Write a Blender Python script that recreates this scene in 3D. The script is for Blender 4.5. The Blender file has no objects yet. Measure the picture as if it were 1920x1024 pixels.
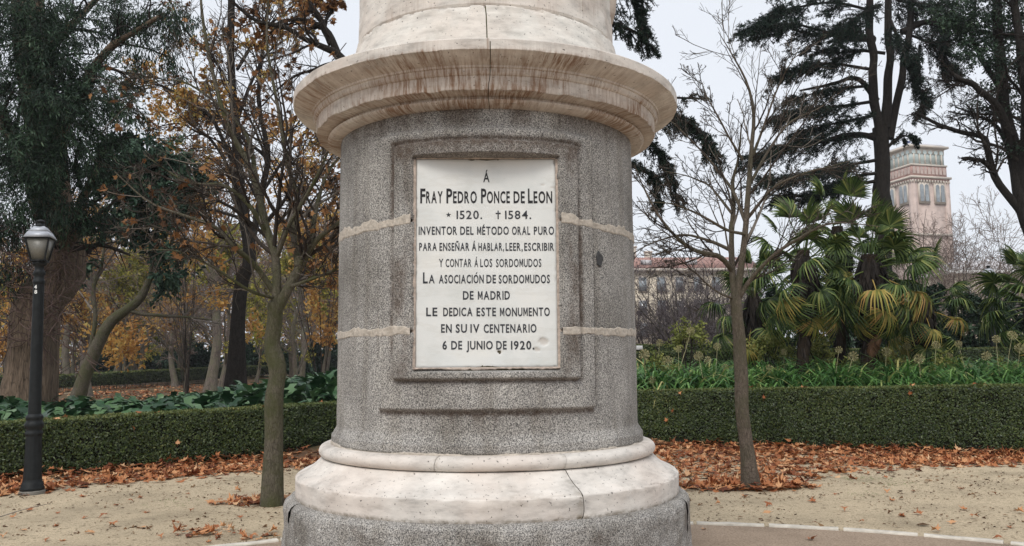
import bpy, math, random
import numpy as np
from mathutils import Vector, Matrix

random.seed(7)
RNG = np.random.default_rng(11)
scene = bpy.context.scene
COL = scene.collection

# ------------------------------------------------------------------ camera
EYE = 1.5
FOC = 1550.0                     # focal length in pixels of the 1920 px wide photograph
PITCH, ROLL, YAW = 0.1077176, -0.0078615, 0.0301217
cam_d = bpy.data.cameras.new('camera')
cam = bpy.data.objects.new('camera', cam_d)
COL.objects.link(cam)
cam_d.sensor_width = 36.0
cam_d.lens = FOC / 1920 * 36
cam_d.clip_start = 0.1
cam_d.clip_end = 2000
cam.matrix_world = (Matrix.Translation((0, 0, EYE)) @ Matrix.Rotation(-YAW, 4, 'Z')
                    @ Matrix.Rotation(math.pi / 2 + PITCH, 4, 'X') @ Matrix.Rotation(ROLL, 4, 'Z'))
scene.camera = cam

# ------------------------------------------------------------------ world and light
SUN_EL, SUN_AZ = math.radians(50), math.radians(200)     # azimuth clockwise from +Y: behind the camera, a little left
world = bpy.data.worlds.new('World')
scene.world = world
world.use_nodes = True
wn = world.node_tree.nodes
wl = world.node_tree.links
bg = wn['Background']
sky = wn.new('ShaderNodeTexSky')
sky.sky_type = 'NISHITA'
sky.sun_disc = False
sky.sun_elevation = SUN_EL
sky.sun_rotation = SUN_AZ
sky.dust_density = 4.0
sky.air_density = 1.0
hs = wn.new('ShaderNodeHueSaturation')
hs.inputs['Saturation'].default_value = 0.45
mx = wn.new('ShaderNodeMix')
mx.data_type = 'RGBA'
mx.inputs[0].default_value = 0.8
wl.new(sky.outputs[0], hs.inputs['Color'])
wl.new(hs.outputs[0], mx.inputs[6])
mx.inputs[7].default_value = (7.9, 8.25, 8.85, 1)          # even cloud cover over the clear sky
wl.new(mx.outputs[2], bg.inputs[0])
bg.inputs[1].default_value = 0.098

sun_d = bpy.data.lights.new('sun', 'SUN')
sun_d.energy = 1.4
sun_d.angle = math.radians(25)
sun_d.color = (1.0, 0.96, 0.9)
sun = bpy.data.objects.new('sun', sun_d)
COL.objects.link(sun)
sdir = Vector((math.sin(SUN_AZ) * math.cos(SUN_EL), math.cos(SUN_AZ) * math.cos(SUN_EL), math.sin(SUN_EL)))
sun.rotation_euler = sdir.to_track_quat('Z', 'Y').to_euler()
sun.location = sdir * 40

scene.view_settings.view_transform = 'Standard'
scene.view_settings.look = 'None'
scene.view_settings.exposure = 0.36
scene.view_settings.gamma = 1.0
scene.view_settings.use_curve_mapping = False
scene.render.engine = 'CYCLES'
scene.cycles.max_bounces = 6
scene.cycles.transparent_max_bounces = 8

# ------------------------------------------------------------------ helpers
def W(u, v, Y):
    """world point at depth Y that the photograph shows at pixel (u, v)"""
    u0, v0 = u - 960.0, v - 512.0
    c, s = math.cos(ROLL), math.sin(ROLL)
    uc, vc = c * u0 + s * v0, -s * u0 + c * v0
    x, z2 = uc / FOC, -vc / FOC
    c, s = math.cos(PITCH), math.sin(PITCH)
    y, z = c - s * z2, s + c * z2
    c, s = math.cos(YAW), math.sin(YAW)
    x, y = c * x + s * y, -s * x + c * y
    k = Y / y
    return np.array((x * k, Y, EYE + z * k))

def G(u, v, z=0.0):
    """ground point seen at pixel (u, v)"""
    a = W(u, v, 1.0)
    k = (z - EYE) / (a[2] - EYE)
    return np.array((a[0] * k, k, z))

def sst(a, b, x):
    t = np.clip((np.asarray(x, float) - a) / (b - a), 0, 1)
    return t * t * (3 - 2 * t)

def hsh(ix, iy, iz, seed):
    h = (ix * 374761393 + iy * 668265263 + iz * 2147483647 + seed * 1274126177) & 0xffffffff
    h = ((h ^ (h >> 13)) * 1274126177) & 0xffffffff
    return ((h ^ (h >> 16)) & 0xffff) / 65535.0

def vn(x, y, z=0.0, seed=0):
    """smooth value noise in 0..1"""
    x, y, z = np.broadcast_arrays(np.asarray(x, float), np.asarray(y, float), np.asarray(z, float))
    ix, iy, iz = np.floor(x).astype(np.int64), np.floor(y).astype(np.int64), np.floor(z).astype(np.int64)
    fx, fy, fz = x - ix, y - iy, z - iz
    fx, fy, fz = fx * fx * (3 - 2 * fx), fy * fy * (3 - 2 * fy), fz * fz * (3 - 2 * fz)
    r = 0
    for dx in (0, 1):
        for dy in (0, 1):
            for dz in (0, 1):
                r = r + hsh(ix + dx, iy + dy, iz + dz, seed) * (fx if dx else 1 - fx) * (fy if dy else 1 - fy) * (fz if dz else 1 - fz)
    return r

def fbm(x, y, z=0.0, seed=0, o=4):
    r, a, t = 0, 1.0, 0
    for k in range(o):
        r = r + a * vn(np.asarray(x) * 2 ** k, np.asarray(y) * 2 ** k, np.asarray(z) * 2 ** k, seed + k)
        t += a
        a *= .5
    return r / t

def mk(name, chunks, mat, parent=None, smooth=False, attrs=None, uv=None):
    """chunks: list of (V (n,3), F (m,k)[, rnd (m,)]) joined into ONE mesh object"""
    Vs, loops, tot, rn, off = [], [], [], [], 0
    for ch in chunks:
        V, F = np.asarray(ch[0], float).reshape(-1, 3), np.asarray(ch[1], np.int64)
        if len(F) == 0:
            continue
        Vs.append(V)
        loops.append((F + off).ravel())
        tot.append(np.full(len(F), F.shape[1]))
        rn.append(ch[2] if len(ch) > 2 else RNG.random(len(F)))
        off += len(V)
    V, L, T, Rn = np.concatenate(Vs), np.concatenate(loops), np.concatenate(tot), np.concatenate(rn)
    me = bpy.data.meshes.new(name)
    me.vertices.add(len(V))
    me.vertices.foreach_set('co', V.ravel())
    me.loops.add(len(L))
    me.loops.foreach_set('vertex_index', L.astype(np.int32))
    me.polygons.add(len(T))
    st = np.concatenate(([0], np.cumsum(T)[:-1]))
    me.polygons.foreach_set('loop_start', st.astype(np.int32))
    me.polygons.foreach_set('loop_total', T.astype(np.int32))
    if smooth:
        me.polygons.foreach_set('use_smooth', np.ones(len(T), bool))
    a = me.attributes.new('rnd', 'FLOAT', 'FACE')
    a.data.foreach_set('value', Rn.astype(np.float32))
    for k, val in (attrs or {}).items():
        a = me.attributes.new(k, 'FLOAT', 'POINT')
        a.data.foreach_set('value', np.asarray(val, np.float32))
    if uv is not None:
        ul = me.uv_layers.new(name='UVMap')
        ul.data.foreach_set('uv', np.asarray(uv, np.float32)[L].ravel())
    me.update(calc_edges=True)
    me.materials.append(mat)
    o = bpy.data.objects.new(name, me)
    COL.objects.link(o)
    if parent is not None:
        o.parent = parent
    return o

def tag(o, label=None, cat=None, group=None, kind=None):
    if label: o['label'] = label
    if cat: o['category'] = cat
    if group: o['group'] = group
    if kind: o['kind'] = kind
    return o

def thing(name, label, cat, loc=(0, 0, 0), rz=0.0, group=None, sc=1.0):
    o = bpy.data.objects.new(name, None)
    o.empty_display_size = .2
    COL.objects.link(o)
    o.location = loc
    o.rotation_euler = (0, 0, rz)
    o.scale = (sc, sc, sc)
    return tag(o, label, cat, group)

def dup(root, loc, rz=0.0, sc=1.0, label=None, group=None, rot=None):
    """copy of a thing with copies of its parts and sub-parts (shared mesh data)"""
    r = root.copy()
    COL.objects.link(r)
    r.location = loc
    r.rotation_euler = rot if rot is not None else (0, 0, rz)
    r.scale = sc if isinstance(sc, tuple) else (sc, sc, sc)
    if label: r['label'] = label
    if group: r['group'] = group
    for ch in list(root.children):
        c = ch.copy()
        COL.objects.link(c)
        c.parent = r
        for g in list(ch.children):
            d = g.copy()
            COL.objects.link(d)
            d.parent = c
    return r

def grid_faces(n, m, wrap=False):
    """n rows (outer) by m columns (inner)"""
    i, j = np.meshgrid(np.arange(n - 1), np.arange(m if wrap else m - 1), indexing='ij')
    j2 = (j + 1) % m
    return np.stack([i * m + j, i * m + j2, (i + 1) * m + j2, (i + 1) * m + j], -1).reshape(-1, 4)

BOXF = np.array([[0, 3, 2, 1], [4, 5, 6, 7], [0, 1, 5, 4], [1, 2, 6, 5], [2, 3, 7, 6], [3, 0, 4, 7]])
def box(c, s, rz=0.0, taper=1.0):
    x, y, z = s[0] / 2, s[1] / 2, s[2] / 2
    V = np.array([[-x, -y, -z], [x, -y, -z], [x, y, -z], [-x, y, -z],
                  [-x * taper, -y * taper, z], [x * taper, -y * taper, z], [x * taper, y * taper, z], [-x * taper, y * taper, z]])
    ca, sa = math.cos(rz), math.sin(rz)
    V = V @ np.array([[ca, sa, 0], [-sa, ca, 0], [0, 0, 1]]) + np.array(c)
    return V, BOXF

def bevel(o, w=0.01, seg=2):
    m = o.modifiers.new('bevel', 'BEVEL')
    m.width = w
    m.segments = seg
    m.limit_method = 'ANGLE'
    return o

def lathe(prof, n=32, c=(0, 0, 0), th0=None, th1=None, jitter=None):
    """profile [(r, z)] turned about z; with th0..th1 only an arc"""
    prof = np.array(prof, float)
    full = th0 is None
    t = np.linspace(0, 2 * np.pi, n, endpoint=False) if full else np.linspace(th0, th1, n)
    r = prof[:, 0][:, None] + np.zeros(n)[None]
    z = prof[:, 1][:, None] + np.zeros(n)[None]
    V = np.stack([r * np.sin(t), -r * np.cos(t), z], -1).reshape(-1, 3) + np.array(c)
    return V, grid_faces(len(prof), n, wrap=full)

def tubes(P, R, k=5):
    P, R = np.asarray(P, float), np.asarray(R, float)
    N, n, _ = P.shape
    T = np.gradient(P, axis=1)
    T /= np.linalg.norm(T, axis=2, keepdims=True) + 1e-9
    D = P[:, -1] - P[:, 0]
    ref = np.zeros((N, 3))
    ref[np.arange(N), np.abs(D).argmin(1)] = 1
    b1 = np.cross(T, ref[:, None, :])
    b1 /= np.linalg.norm(b1, axis=2, keepdims=True) + 1e-9
    b2 = np.cross(T, b1)
    a = np.arange(k) * 2 * np.pi / k
    V = P[:, :, None, :] + R[:, :, None, None] * (np.cos(a)[None, None, :, None] * b1[:, :, None, :] + np.sin(a)[None, None, :, None] * b2[:, :, None, :])
    F = grid_faces(n, k, wrap=True)[:, ::-1]
    Fa = (F[None] + (np.arange(N) * n * k)[:, None, None]).reshape(-1, 4)
    rn = np.repeat(RNG.random(N), len(F))
    return V.reshape(-1, 3), Fa, rn

def catmull(pts, n):
    p = np.asarray(pts, float)
    if len(p) == 2:
        p = np.array([p[0], (p[0] + p[1]) / 2, p[1]])
    q = np.vstack([2 * p[0] - p[1], p, 2 * p[-1] - p[-2]])
    m = len(p) - 1
    s = np.linspace(0, m - 1e-6, n)
    i = s.astype(int)
    t = (s - i)[:, None]
    a, b, c, d = q[i], q[i + 1], q[i + 2], q[i + 3]
    return .5 * (2 * b + (c - a) * t + (2 * a - 5 * b + 4 * c - d) * t ** 2 + (3 * b - a - 3 * c + d) * t ** 3)

def norm(v):
    return v / (np.linalg.norm(v, axis=-1, keepdims=True) + 1e-9)

def sprout(P, R, cnt, t0, t1, ang, lf, npts, wig, up, rf, rmin=.002, absL=None, rng=RNG):
    """cnt side branches on every polyline of P; returns new polylines and radii"""
    N, n, _ = P.shape
    idx = np.repeat(np.arange(N), cnt)
    M = len(idx)
    t = rng.uniform(t0, t1, M)
    s = t * (n - 1)
    i = np.minimum(s.astype(int), n - 2)
    fr = (s - i)[:, None]
    pos = P[idx, i] * (1 - fr) + P[idx, i + 1] * fr
    tan = norm(P[idx, i + 1] - P[idx, i])
    r0 = (R[idx, i] * (1 - fr[:, 0]) + R[idx, i + 1] * fr[:, 0]) * rf * rng.uniform(.7, 1.1, M)
    pr = norm(np.cross(tan, rng.normal(size=(M, 3))))
    a = (ang * rng.uniform(.55, 1.35, M))[:, None]
    d = norm(tan * np.cos(a) + pr * np.sin(a))
    L = np.linalg.norm(np.diff(P, axis=1), axis=2).sum(1)[idx] * lf if absL is None else np.full(M, absL)
    L = L * (1.15 - .65 * t) * rng.uniform(.55, 1.2, M)
    out = [pos]
    for k in range(npts - 1):
        pos = pos + d * (L / (npts - 1))[:, None]
        out.append(pos)
        d = norm(d + wig * rng.normal(size=(M, 3)) + np.array([0, 0, up]))
    Q = np.stack(out, 1)
    rr = np.maximum(r0[:, None] * np.linspace(1, .35, npts)[None], rmin)
    return Q, rr

# leaf templates: x across, y along, z out of the blade
RHOMB = (np.array([[0, 0, 0], [.30, .42, .05], [0, 1, -.05], [-.30, .42, .05]]), np.array([[0, 1, 2, 3]]))
LANCE = (np.array([[0, 0, 0], [.10, .35, .03], [.07, .7, 0], [0, 1, -.08], [-.07, .7, 0], [-.10, .35, .03]]), np.array([[0, 1, 2, 3], [0, 3, 4, 5]]))
LANCEW = (np.array([[0, 0, 0], [.12, .45, .03], [0, 1, -.05], [-.12, .45, .03]]), np.array([[0, 1, 2, 3]]))
OVAL = (np.array([[0, 0, 0], [.22, .3, .06], [.2, .68, .02], [0, 1, -.08], [-.2, .68, .02], [-.22, .3, .06]]), np.array([[0, 1, 2, 3], [0, 3, 4, 5]]))
def _maple():
    pts = [(0, -.12), (.12, .08), (.46, .0), (.34, .22), (.62, .46), (.32, .46), (.30, .62), (.13, .58), (0, 1.0),
           (-.13, .58), (-.30, .62), (-.32, .46), (-.62, .46), (-.34, .22), (-.46, .0), (-.12, .08)]
    V = [(0, .3, 0)] + [(x, y, 0) for x, y in pts]
    n = len(pts)
    return np.array(V, float), np.array([[0, 1 + i, 1 + (i + 1) % n] for i in range(n)])
MAPLE = _maple()

def leaves(C, D, Nn, S, tm, curl=0.0, rng=RNG):
    C, D, Nn = np.asarray(C, float), norm(np.asarray(D, float)), np.asarray(Nn, float)
    X = norm(np.cross(D, Nn))
    Z = np.cross(X, D)
    tv, tf = tm
    N = len(C)
    S = np.broadcast_to(np.asarray(S, float), (N,))
    x = np.broadcast_to(tv[:, 0], (N, len(tv)))
    y = np.broadcast_to(tv[:, 1], (N, len(tv)))
    z = np.broadcast_to(tv[:, 2], (N, len(tv))).copy()
    if curl:
        c1, c2, c3 = rng.normal(0, curl, (3, N, 1))
        z = z + c1 * (x ** 2) * 2 + c2 * (y - .3) ** 2 * 1.5 + c3 * x * (y - .3) * 2 + np.abs(x) * np.abs(c1)
    V = C[:, None] + S[:, None, None] * (x[..., None] * X[:, None] + y[..., None] * D[:, None] + z[..., None] * Z[:, None])
    F = (tf[None] + (np.arange(N) * len(tv))[:, None, None]).reshape(-1, tf.shape[1])
    return V.reshape(-1, 3), F, np.repeat(rng.random(N), len(tf))

def rdir(n, rng=RNG):
    return norm(rng.normal(size=(n, 3)))

# ------------------------------------------------------------------ materials
def new_mat(name):
    m = bpy.data.materials.new(name)
    m.use_nodes = True
    nt = m.node_tree
    return m, nt, nt.nodes, nt.links, nt.nodes['Principled BSDF']

def ramp(n, stops, interp='LINEAR'):
    r = n.new('ShaderNodeValToRGB')
    r.color_ramp.interpolation = interp
    while len(r.color_ramp.elements) < len(stops):
        r.color_ramp.elements.new(.5)
    for e, (p, c) in zip(r.color_ramp.elements, stops):
        e.position = p
        e.color = (*c, 1)
    return r

def noise(n, l, vec, scale, detail=4, rough=.6):
    t = n.new('ShaderNodeTexNoise')
    t.inputs['Scale'].default_value = scale
    t.inputs['Detail'].default_value = detail
    t.inputs['Roughness'].default_value = rough
    if vec is not None:
        l.new(vec, t.inputs['Vector'])
    return t.outputs['Fac']

def mixc(n, l, fac, a, b, mode='MIX'):
    m = n.new('ShaderNodeMix')
    m.data_type = 'RGBA'
    m.blend_type = mode
    for sock, v in ((m.inputs[0], fac), (m.inputs[6], a), (m.inputs[7], b)):
        if isinstance(v, (int, float)):
            sock.default_value = v
        elif isinstance(v, tuple):
            sock.default_value = (*v, 1)
        else:
            l.new(v, sock)
    return m.outputs[2]

def mathn(n, l, op, a, b=None, clamp=False):
    m = n.new('ShaderNodeMath')
    m.operation = op
    m.use_clamp = clamp
    for s, v in ((m.inputs[0], a), (m.inputs[1], b)):
        if v is None: continue
        if isinstance(v, (int, float)): s.default_value = v
        else: l.new(v, s)
    return m.outputs[0]

def bump(n, l, h, strength, dist, b):
    x = n.new('ShaderNodeBump')
    x.inputs['Strength'].default_value = strength
    x.inputs['Distance'].default_value = dist
    l.new(h, x.inputs['Height'])
    l.new(x.outputs[0], b.inputs['Normal'])

def coord(n, kind='Object'):
    return n.new('ShaderNodeTexCoord').outputs[kind]

def mapping(n, l, vec, sc):
    m = n.new('ShaderNodeMapping')
    m.inputs['Scale'].default_value = sc
    l.new(vec, m.inputs['Vector'])
    return m.outputs[0]

def attr(n, name):
    a = n.new('ShaderNodeAttribute')
    a.attribute_name = name
    return a.outputs['Fac']

def leaf_mat(name, stops, rough=.5, trans=.2, spec=.35):
    m, nt, n, l, b = new_mat(name)
    r = ramp(n, stops)
    l.new(attr(n, 'rnd'), r.inputs[0])
    l.new(r.outputs[0], b.inputs['Base Color'])
    b.inputs['Roughness'].default_value = rough
    b.inputs['Specular IOR Level'].default_value = spec
    if trans:
        tr = n.new('ShaderNodeBsdfTranslucent')
        l.new(r.outputs[0], tr.inputs[0])
        ms = n.new('ShaderNodeMixShader')
        ms.inputs[0].default_value = trans
        l.new(b.outputs[0], ms.inputs[1])
        l.new(tr.outputs[0], ms.inputs[2])
        l.new(ms.outputs[0], n['Material Output'].inputs[0])
    return m

def simple(name, col, rough=.7, var=.25, scale=8, metal=0, bmp=0, spec=.3):
    m, nt, n, l, b = new_mat(name)
    f = noise(n, l, coord(n), scale, 6)
    r = ramp(n, [(.3, tuple(c * (1 - var) for c in col)), (.7, tuple(min(1, c * (1 + var)) for c in col))])
    l.new(f, r.inputs[0])
    l.new(r.outputs[0], b.inputs['Base Color'])
    b.inputs['Roughness'].default_value = rough
    b.inputs['Metallic'].default_value = metal
    b.inputs['Specular IOR Level'].default_value = spec
    if bmp:
        bump(n, l, f, .6, bmp, b)
    return m

def bark_mat(name, dark, light, moss=None, scale=14, depth=.02, stretch=.28, crack=.6):
    m, nt, n, l, b = new_mat(name)
    co = coord(n)
    st = mapping(n, l, co, (1, 1, stretch))
    f0 = noise(n, l, st, scale, 8, .7)
    vo = n.new('ShaderNodeTexVoronoi')
    vo.feature = 'DISTANCE_TO_EDGE'
    vo.inputs['Scale'].default_value = scale * 1.8
    l.new(st, vo.inputs['Vector'])
    rv = ramp(n, [(.0, (crack, crack, crack)), (.14, (1, 1, 1))])
    l.new(vo.outputs['Distance'], rv.inputs[0])
    f = mathn(n, l, 'MULTIPLY', f0, rv.outputs[0])
    r = ramp(n, [(.22, dark), (.62, light)])
    l.new(f, r.inputs[0])
    c = r.outputs[0]
    if moss:
        f2 = noise(n, l, co, 2.3, 5, .7)
        rr = ramp(n, [(.42, (0, 0, 0)), (.6, (1, 1, 1))])
        l.new(f2, rr.inputs[0])
        c = mixc(n, l, mathn(n, l, 'MULTIPLY', rr.outputs[0], .75), c, moss)
    l.new(c, b.inputs['Base Color'])
    b.inputs['Roughness'].default_value = .9
    b.inputs['Specular IOR Level'].default_value = .15
    bump(n, l, f, .8, depth, b)
    return m

def granite_mat(name, base=1.0, bstr=.5):
    m, nt, n, l, b = new_mat(name)
    co = coord(n)
    f1 = noise(n, l, co, 140, 3, .6)
    r1 = ramp(n, [(.36, (.05, .048, .046)), (.45, (.145, .14, .134)), (.54, (.26, .25, .235)), (.66, (.42, .405, .375))])
    l.new(f1, r1.inputs[0])
    v = n.new('ShaderNodeTexVoronoi')
    v.inputs['Scale'].default_value = 95
    l.new(co, v.inputs['Vector'])
    r2 = ramp(n, [(.12, (.07, .07, .07)), (.3, (1, 1, 1))])
    l.new(v.outputs['Distance'], r2.inputs[0])
    c = mixc(n, l, .55, r1.outputs[0], r2.outputs[0], 'MULTIPLY')
    f3 = noise(n, l, co, 2.2, 5, .6)
    r3 = ramp(n, [(.3, (.66, .64, .61)), (.5, (.98, .97, .96)), (.7, (1.25, 1.24, 1.22))])
    l.new(f3, r3.inputs[0])
    c = mixc(n, l, 1.0, c, r3.outputs[0], 'MULTIPLY')
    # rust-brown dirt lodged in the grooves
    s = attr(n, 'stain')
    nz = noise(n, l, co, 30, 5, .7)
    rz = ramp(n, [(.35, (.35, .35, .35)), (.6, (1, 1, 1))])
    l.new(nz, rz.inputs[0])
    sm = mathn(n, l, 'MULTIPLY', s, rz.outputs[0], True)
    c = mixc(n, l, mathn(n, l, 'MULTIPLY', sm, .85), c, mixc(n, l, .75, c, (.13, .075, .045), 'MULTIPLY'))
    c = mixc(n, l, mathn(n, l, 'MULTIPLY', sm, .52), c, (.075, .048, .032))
    oi = n.new('ShaderNodeObjectInfo')
    tone = mathn(n, l, 'ADD', mathn(n, l, 'MULTIPLY', oi.outputs['Random'], .20 * base), base * .90)
    tc_ = n.new('ShaderNodeCombineColor')
    for i_ in range(3): l.new(tone, tc_.inputs[i_])
    # long rain streaks
    fr_ = noise(n, l, mapping(n, l, co, (1, 1, .06)), 9, 5, .65)
    rr_ = ramp(n, [(.36, (.78, .76, .73)), (.5, (1, 1, 1))])
    l.new(fr_, rr_.inputs[0])
    c = mixc(n, l, .8, c, rr_.outputs[0], 'MULTIPLY')
    c = mixc(n, l, 1.0, c, tc_.outputs[0], 'MULTIPLY')
    l.new(c, b.inputs['Base Color'])
    b.inputs['Roughness'].default_value = .78
    b.inputs['Specular IOR Level'].default_value = .3
    bump(n, l, f1, bstr, .004, b)
    return m

def lime_mat(name, streak=0.0, col=(.60, .565, .52)):
    m, nt, n, l, b = new_mat(name)
    co = coord(n)
    f = noise(n, l, mapping(n, l, co, (1, 1, 3)), 5, 8, .65)
    r = ramp(n, [(.32, tuple(c * .68 for c in col)), (.47, col), (.66, tuple(min(.85, c * 1.24) for c in col))])
    l.new(f, r.inputs[0])
    c = r.outputs[0]
    fw = noise(n, l, co, 1.7, 4, .6)
    rw = ramp(n, [(.45, (0, 0, 0)), (.62, (1, 1, 1))])
    l.new(fw, rw.inputs[0])
    c = mixc(n, l, mathn(n, l, 'MULTIPLY', rw.outputs[0], .3), c, (.62, .50, .42))
    # pits
    v = noise(n, l, co, 62, 2, .5)
    rp = ramp(n, [(.27, (0, 0, 0)), (.33, (1, 1, 1))])
    l.new(v, rp.inputs[0])
    c = mixc(n, l, .75, c, rp.outputs[0], 'MULTIPLY')
    s = attr(n, 'stain')
    uvc = coord(n, 'UV')
    if streak:
        fs = noise(n, l, mapping(n, l, uvc, (1, .09, 1)), 52, 6, .75)
        rs = ramp(n, [(.44, (0, 0, 0)), (.58, (1, 1, 1))])
        l.new(fs, rs.inputs[0])
        fl = noise(n, l, uvc, 6, 5, .6)
        rl = ramp(n, [(.35, (.4, .4, .4)), (.6, (1.3, 1.3, 1.3))])
        l.new(fl, rl.inputs[0])
        k = mathn(n, l, 'MULTIPLY', mathn(n, l, 'MULTIPLY', rs.outputs[0], rl.outputs[0]), s, True)
        c = mixc(n, l, mathn(n, l, 'MULTIPLY', k, streak, True), c, (.20, .105, .058))
        c = mixc(n, l, mathn(n, l, 'MULTIPLY', s, .38, True), c, (.34, .25, .185))
    else:
        nz = noise(n, l, co, 26, 5, .7)
        rz = ramp(n, [(.38, (0, 0, 0)), (.58, (1, 1, 1))])
        l.new(nz, rz.inputs[0])
        c = mixc(n, l, mathn(n, l, 'MULTIPLY', mathn(n, l, 'MULTIPLY', s, rz.outputs[0]), .8, True), c, (.17, .135, .085))
    l.new(c, b.inputs['Base Color'])
    b.inputs['Roughness'].default_value = .8
    b.inputs['Specular IOR Level'].default_value = .25
    h = mathn(n, l, 'ADD', mathn(n, l, 'MULTIPLY', rp.outputs[0], .6), f)
    bump(n, l, h, .55, .006, b)
    return m

M_GRAN = granite_mat('granite', 1.3)
M_GRANR = granite_mat('rough_granite', 1.45, .8)
M_LIME = lime_mat('limestone')
M_LIMES = lime_mat('stained_limestone', 1.0)
M_LIMEU = lime_mat('upper_limestone', 0, (.58, .555, .51))
M_MORTAR = simple('mortar', (.45, .40, .34), .95, .3, 40, bmp=.01)
M_DARKM = simple('joint_dirt', (.07, .06, .035), .95, .4, 30)

def marble_mat():
    m, nt, n, l, b = new_mat('marble')
    co = coord(n)
    f = noise(n, l, co, 3.0, 7, .6)
    r = ramp(n, [(.3, (.60, .62, .60)), (.52, (.70, .705, .68)), (.7, (.74, .73, .685))])
    l.new(f, r.inputs[0])
    w = noise(n, l, mapping(n, l, co, (1, 1, 4)), 2.2, 6, .7)
    rw = ramp(n, [(.49, (0, 0, 0)), (.55, (1, 1, 1)), (.62, (0, 0, 0))])
    l.new(w, rw.inputs[0])
    c = mixc(n, l, mathn(n, l, 'MULTIPLY', rw.outputs[0], .20), r.outputs[0], (.50, .48, .42))
    s = attr(n, 'stain')
    c = mixc(n, l, mathn(n, l, 'MULTIPLY', s, .9, True), c, (.36, .27, .20))
    l.new(c, b.inputs['Base Color'])
    b.inputs['Roughness'].default_value = .5
    bump(n, l, noise(n, l, co, 90, 4), .1, .002, b)
    return m
M_MARBLE = marble_mat()
M_INK = simple('black_lettering', (.022, .022, .024), .75, .5, 60)
M_INKW = simple('worn_black_lettering', (.045, .048, .055), .8, .6, 60)

def sand_mat(name, col, crumb=.5):
    m, nt, n, l, b = new_mat(name)
    co = coord(n)
    f = noise(n, l, co, 1.1, 9, .62)
    r = ramp(n, [(.3, tuple(c * .72 for c in col)), (.5, col), (.7, tuple(c * 1.15 for c in col))])
    l.new(f, r.inputs[0])
    g = noise(n, l, co, 60, 6, .8)
    rg = ramp(n, [(.36, (.45, .42, .38)), (.5, (1, 1, 1)), (.68, (1.25, 1.24, 1.22))])
    l.new(g, rg.inputs[0])
    c = mixc(n, l, .9, r.outputs[0], rg.outputs[0], 'MULTIPLY')
    k = noise(n, l, co, 17, 5, .75)
    rk = ramp(n, [(.56, (0, 0, 0)), (.66, (1, 1, 1))])
    l.new(k, rk.inputs[0])
    c = mixc(n, l, mathn(n, l, 'MULTIPLY', rk.outputs[0], crumb), c, (.12, .085, .05))
    l.new(c, b.inputs['Base Color'])
    b.inputs['Roughness'].default_value = .95
    b.inputs['Specular IOR Level'].default_value = .1
    bump(n, l, mathn(n, l, 'ADD', g, mathn(n, l, 'MULTIPLY', k, .8)), .9, .02, b)
    return m
M_SAND = sand_mat('path_sand', (.57, .47, .33), .85)
M_SAND2 = sand_mat('forecourt_sand', (.40, .31, .235), .2)

def soil_mat():
    m, nt, n, l, b = new_mat('leafy_soil')
    co = coord(n)
    f = noise(n, l, co, 9, 9, .75)
    r = ramp(n, [(.3, (.028, .02, .012)), (.48, (.10, .055, .028)), (.6, (.20, .10, .045)), (.75, (.12, .11, .04))])
    l.new(f, r.inputs[0])
    g = noise(n, l, co, .35, 4, .6)
    rg = ramp(n, [(.45, (0, 0, 0)), (.62, (1, 1, 1))])
    l.new(g, rg.inputs[0])
    c = mixc(n, l, mathn(n, l, 'MULTIPLY', rg.outputs[0], .6), r.outputs[0], (.055, .075, .02))
    l.new(c, b.inputs['Base Color'])
    b.inputs['Roughness'].default_value = .95
    bump(n, l, f, .9, .05, b)
    return m
M_SOIL = soil_mat()

M_BARKN = bark_mat('mossy_bark', (.05, .043, .032), (.17, .15, .115), (.07, .078, .03), 34, .03)
M_BARKR = bark_mat('brown_bark', (.055, .042, .034), (.19, .155, .125), (.085, .08, .05), 36, .03)
M_BARKB = bark_mat('black_bark', (.008, .007, .006), (.035, .03, .026), None, 18, .03)
M_BARKG = bark_mat('grey_bark', (.05, .045, .038), (.16, .14, .12), None, 12, .03)
M_BARKT = bark_mat('shaggy_bark', (.025, .018, .013), (.24, .175, .125), None, 16, .09, .10, .7)
M_BARKF = bark_mat('far_bark', (.06, .05, .045), (.20, .165, .14), (.13, .13, .08), 6, .04, .25, .6)
M_TWIG = leaf_mat('pale_twigs', [(0, (.06, .05, .043)), (.5, (.13, .112, .096)), (1, (.24, .21, .185))], .85, 0, .15)
M_TWIGD = leaf_mat('dark_twigs', [(0, (.012, .010, .009)), (1, (.045, .036, .030))], .85, 0, .15)
M_TWIGF = leaf_mat('far_twigs', [(0, (.10, .075, .065)), (.5, (.20, .155, .135)), (1, (.33, .28, .25))], .9, 0, .1)
M_HEDGE = leaf_mat('hedge_leaves', [(0, (.014, .024, .008)), (.55, (.045, .072, .018)), (.9, (.10, .13, .032)), (1, (.20, .19, .07))], .45, .12, .45)
M_HEDGET = leaf_mat('hedge_top_leaves', [(0, (.05, .075, .02)), (.7, (.12, .15, .04)), (.9, (.20, .19, .06)), (1, (.35, .19, .07))], .5, .15, .4)
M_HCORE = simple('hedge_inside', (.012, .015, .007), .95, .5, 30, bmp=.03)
M_LITTER = leaf_mat('fallen_leaves', [(0, (.12, .04, .022)), (.3, (.29, .10, .042)), (.6, (.46, .19, .08)), (.85, (.56, .29, .14)), (1, (.66, .44, .26))], .75, .08, .2)
M_CRUMB = leaf_mat('leaf_crumbs', [(0, (.05, .03, .018)), (.5, (.13, .07, .035)), (1, (.24, .15, .08))], .9, 0, .1)
M_AUT = leaf_mat('autumn_leaves', [(0, (.20, .10, .04)), (.35, (.44, .23, .07)), (.7, (.60, .38, .12)), (1, (.58, .50, .17))], .6, .45, .25)
M_YG = leaf_mat('yellow_green_tree_leaves', [(0, (.12, .14, .03)), (.5, (.34, .34, .07)), (1, (.58, .50, .12))], .6, .45, .25)
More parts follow.
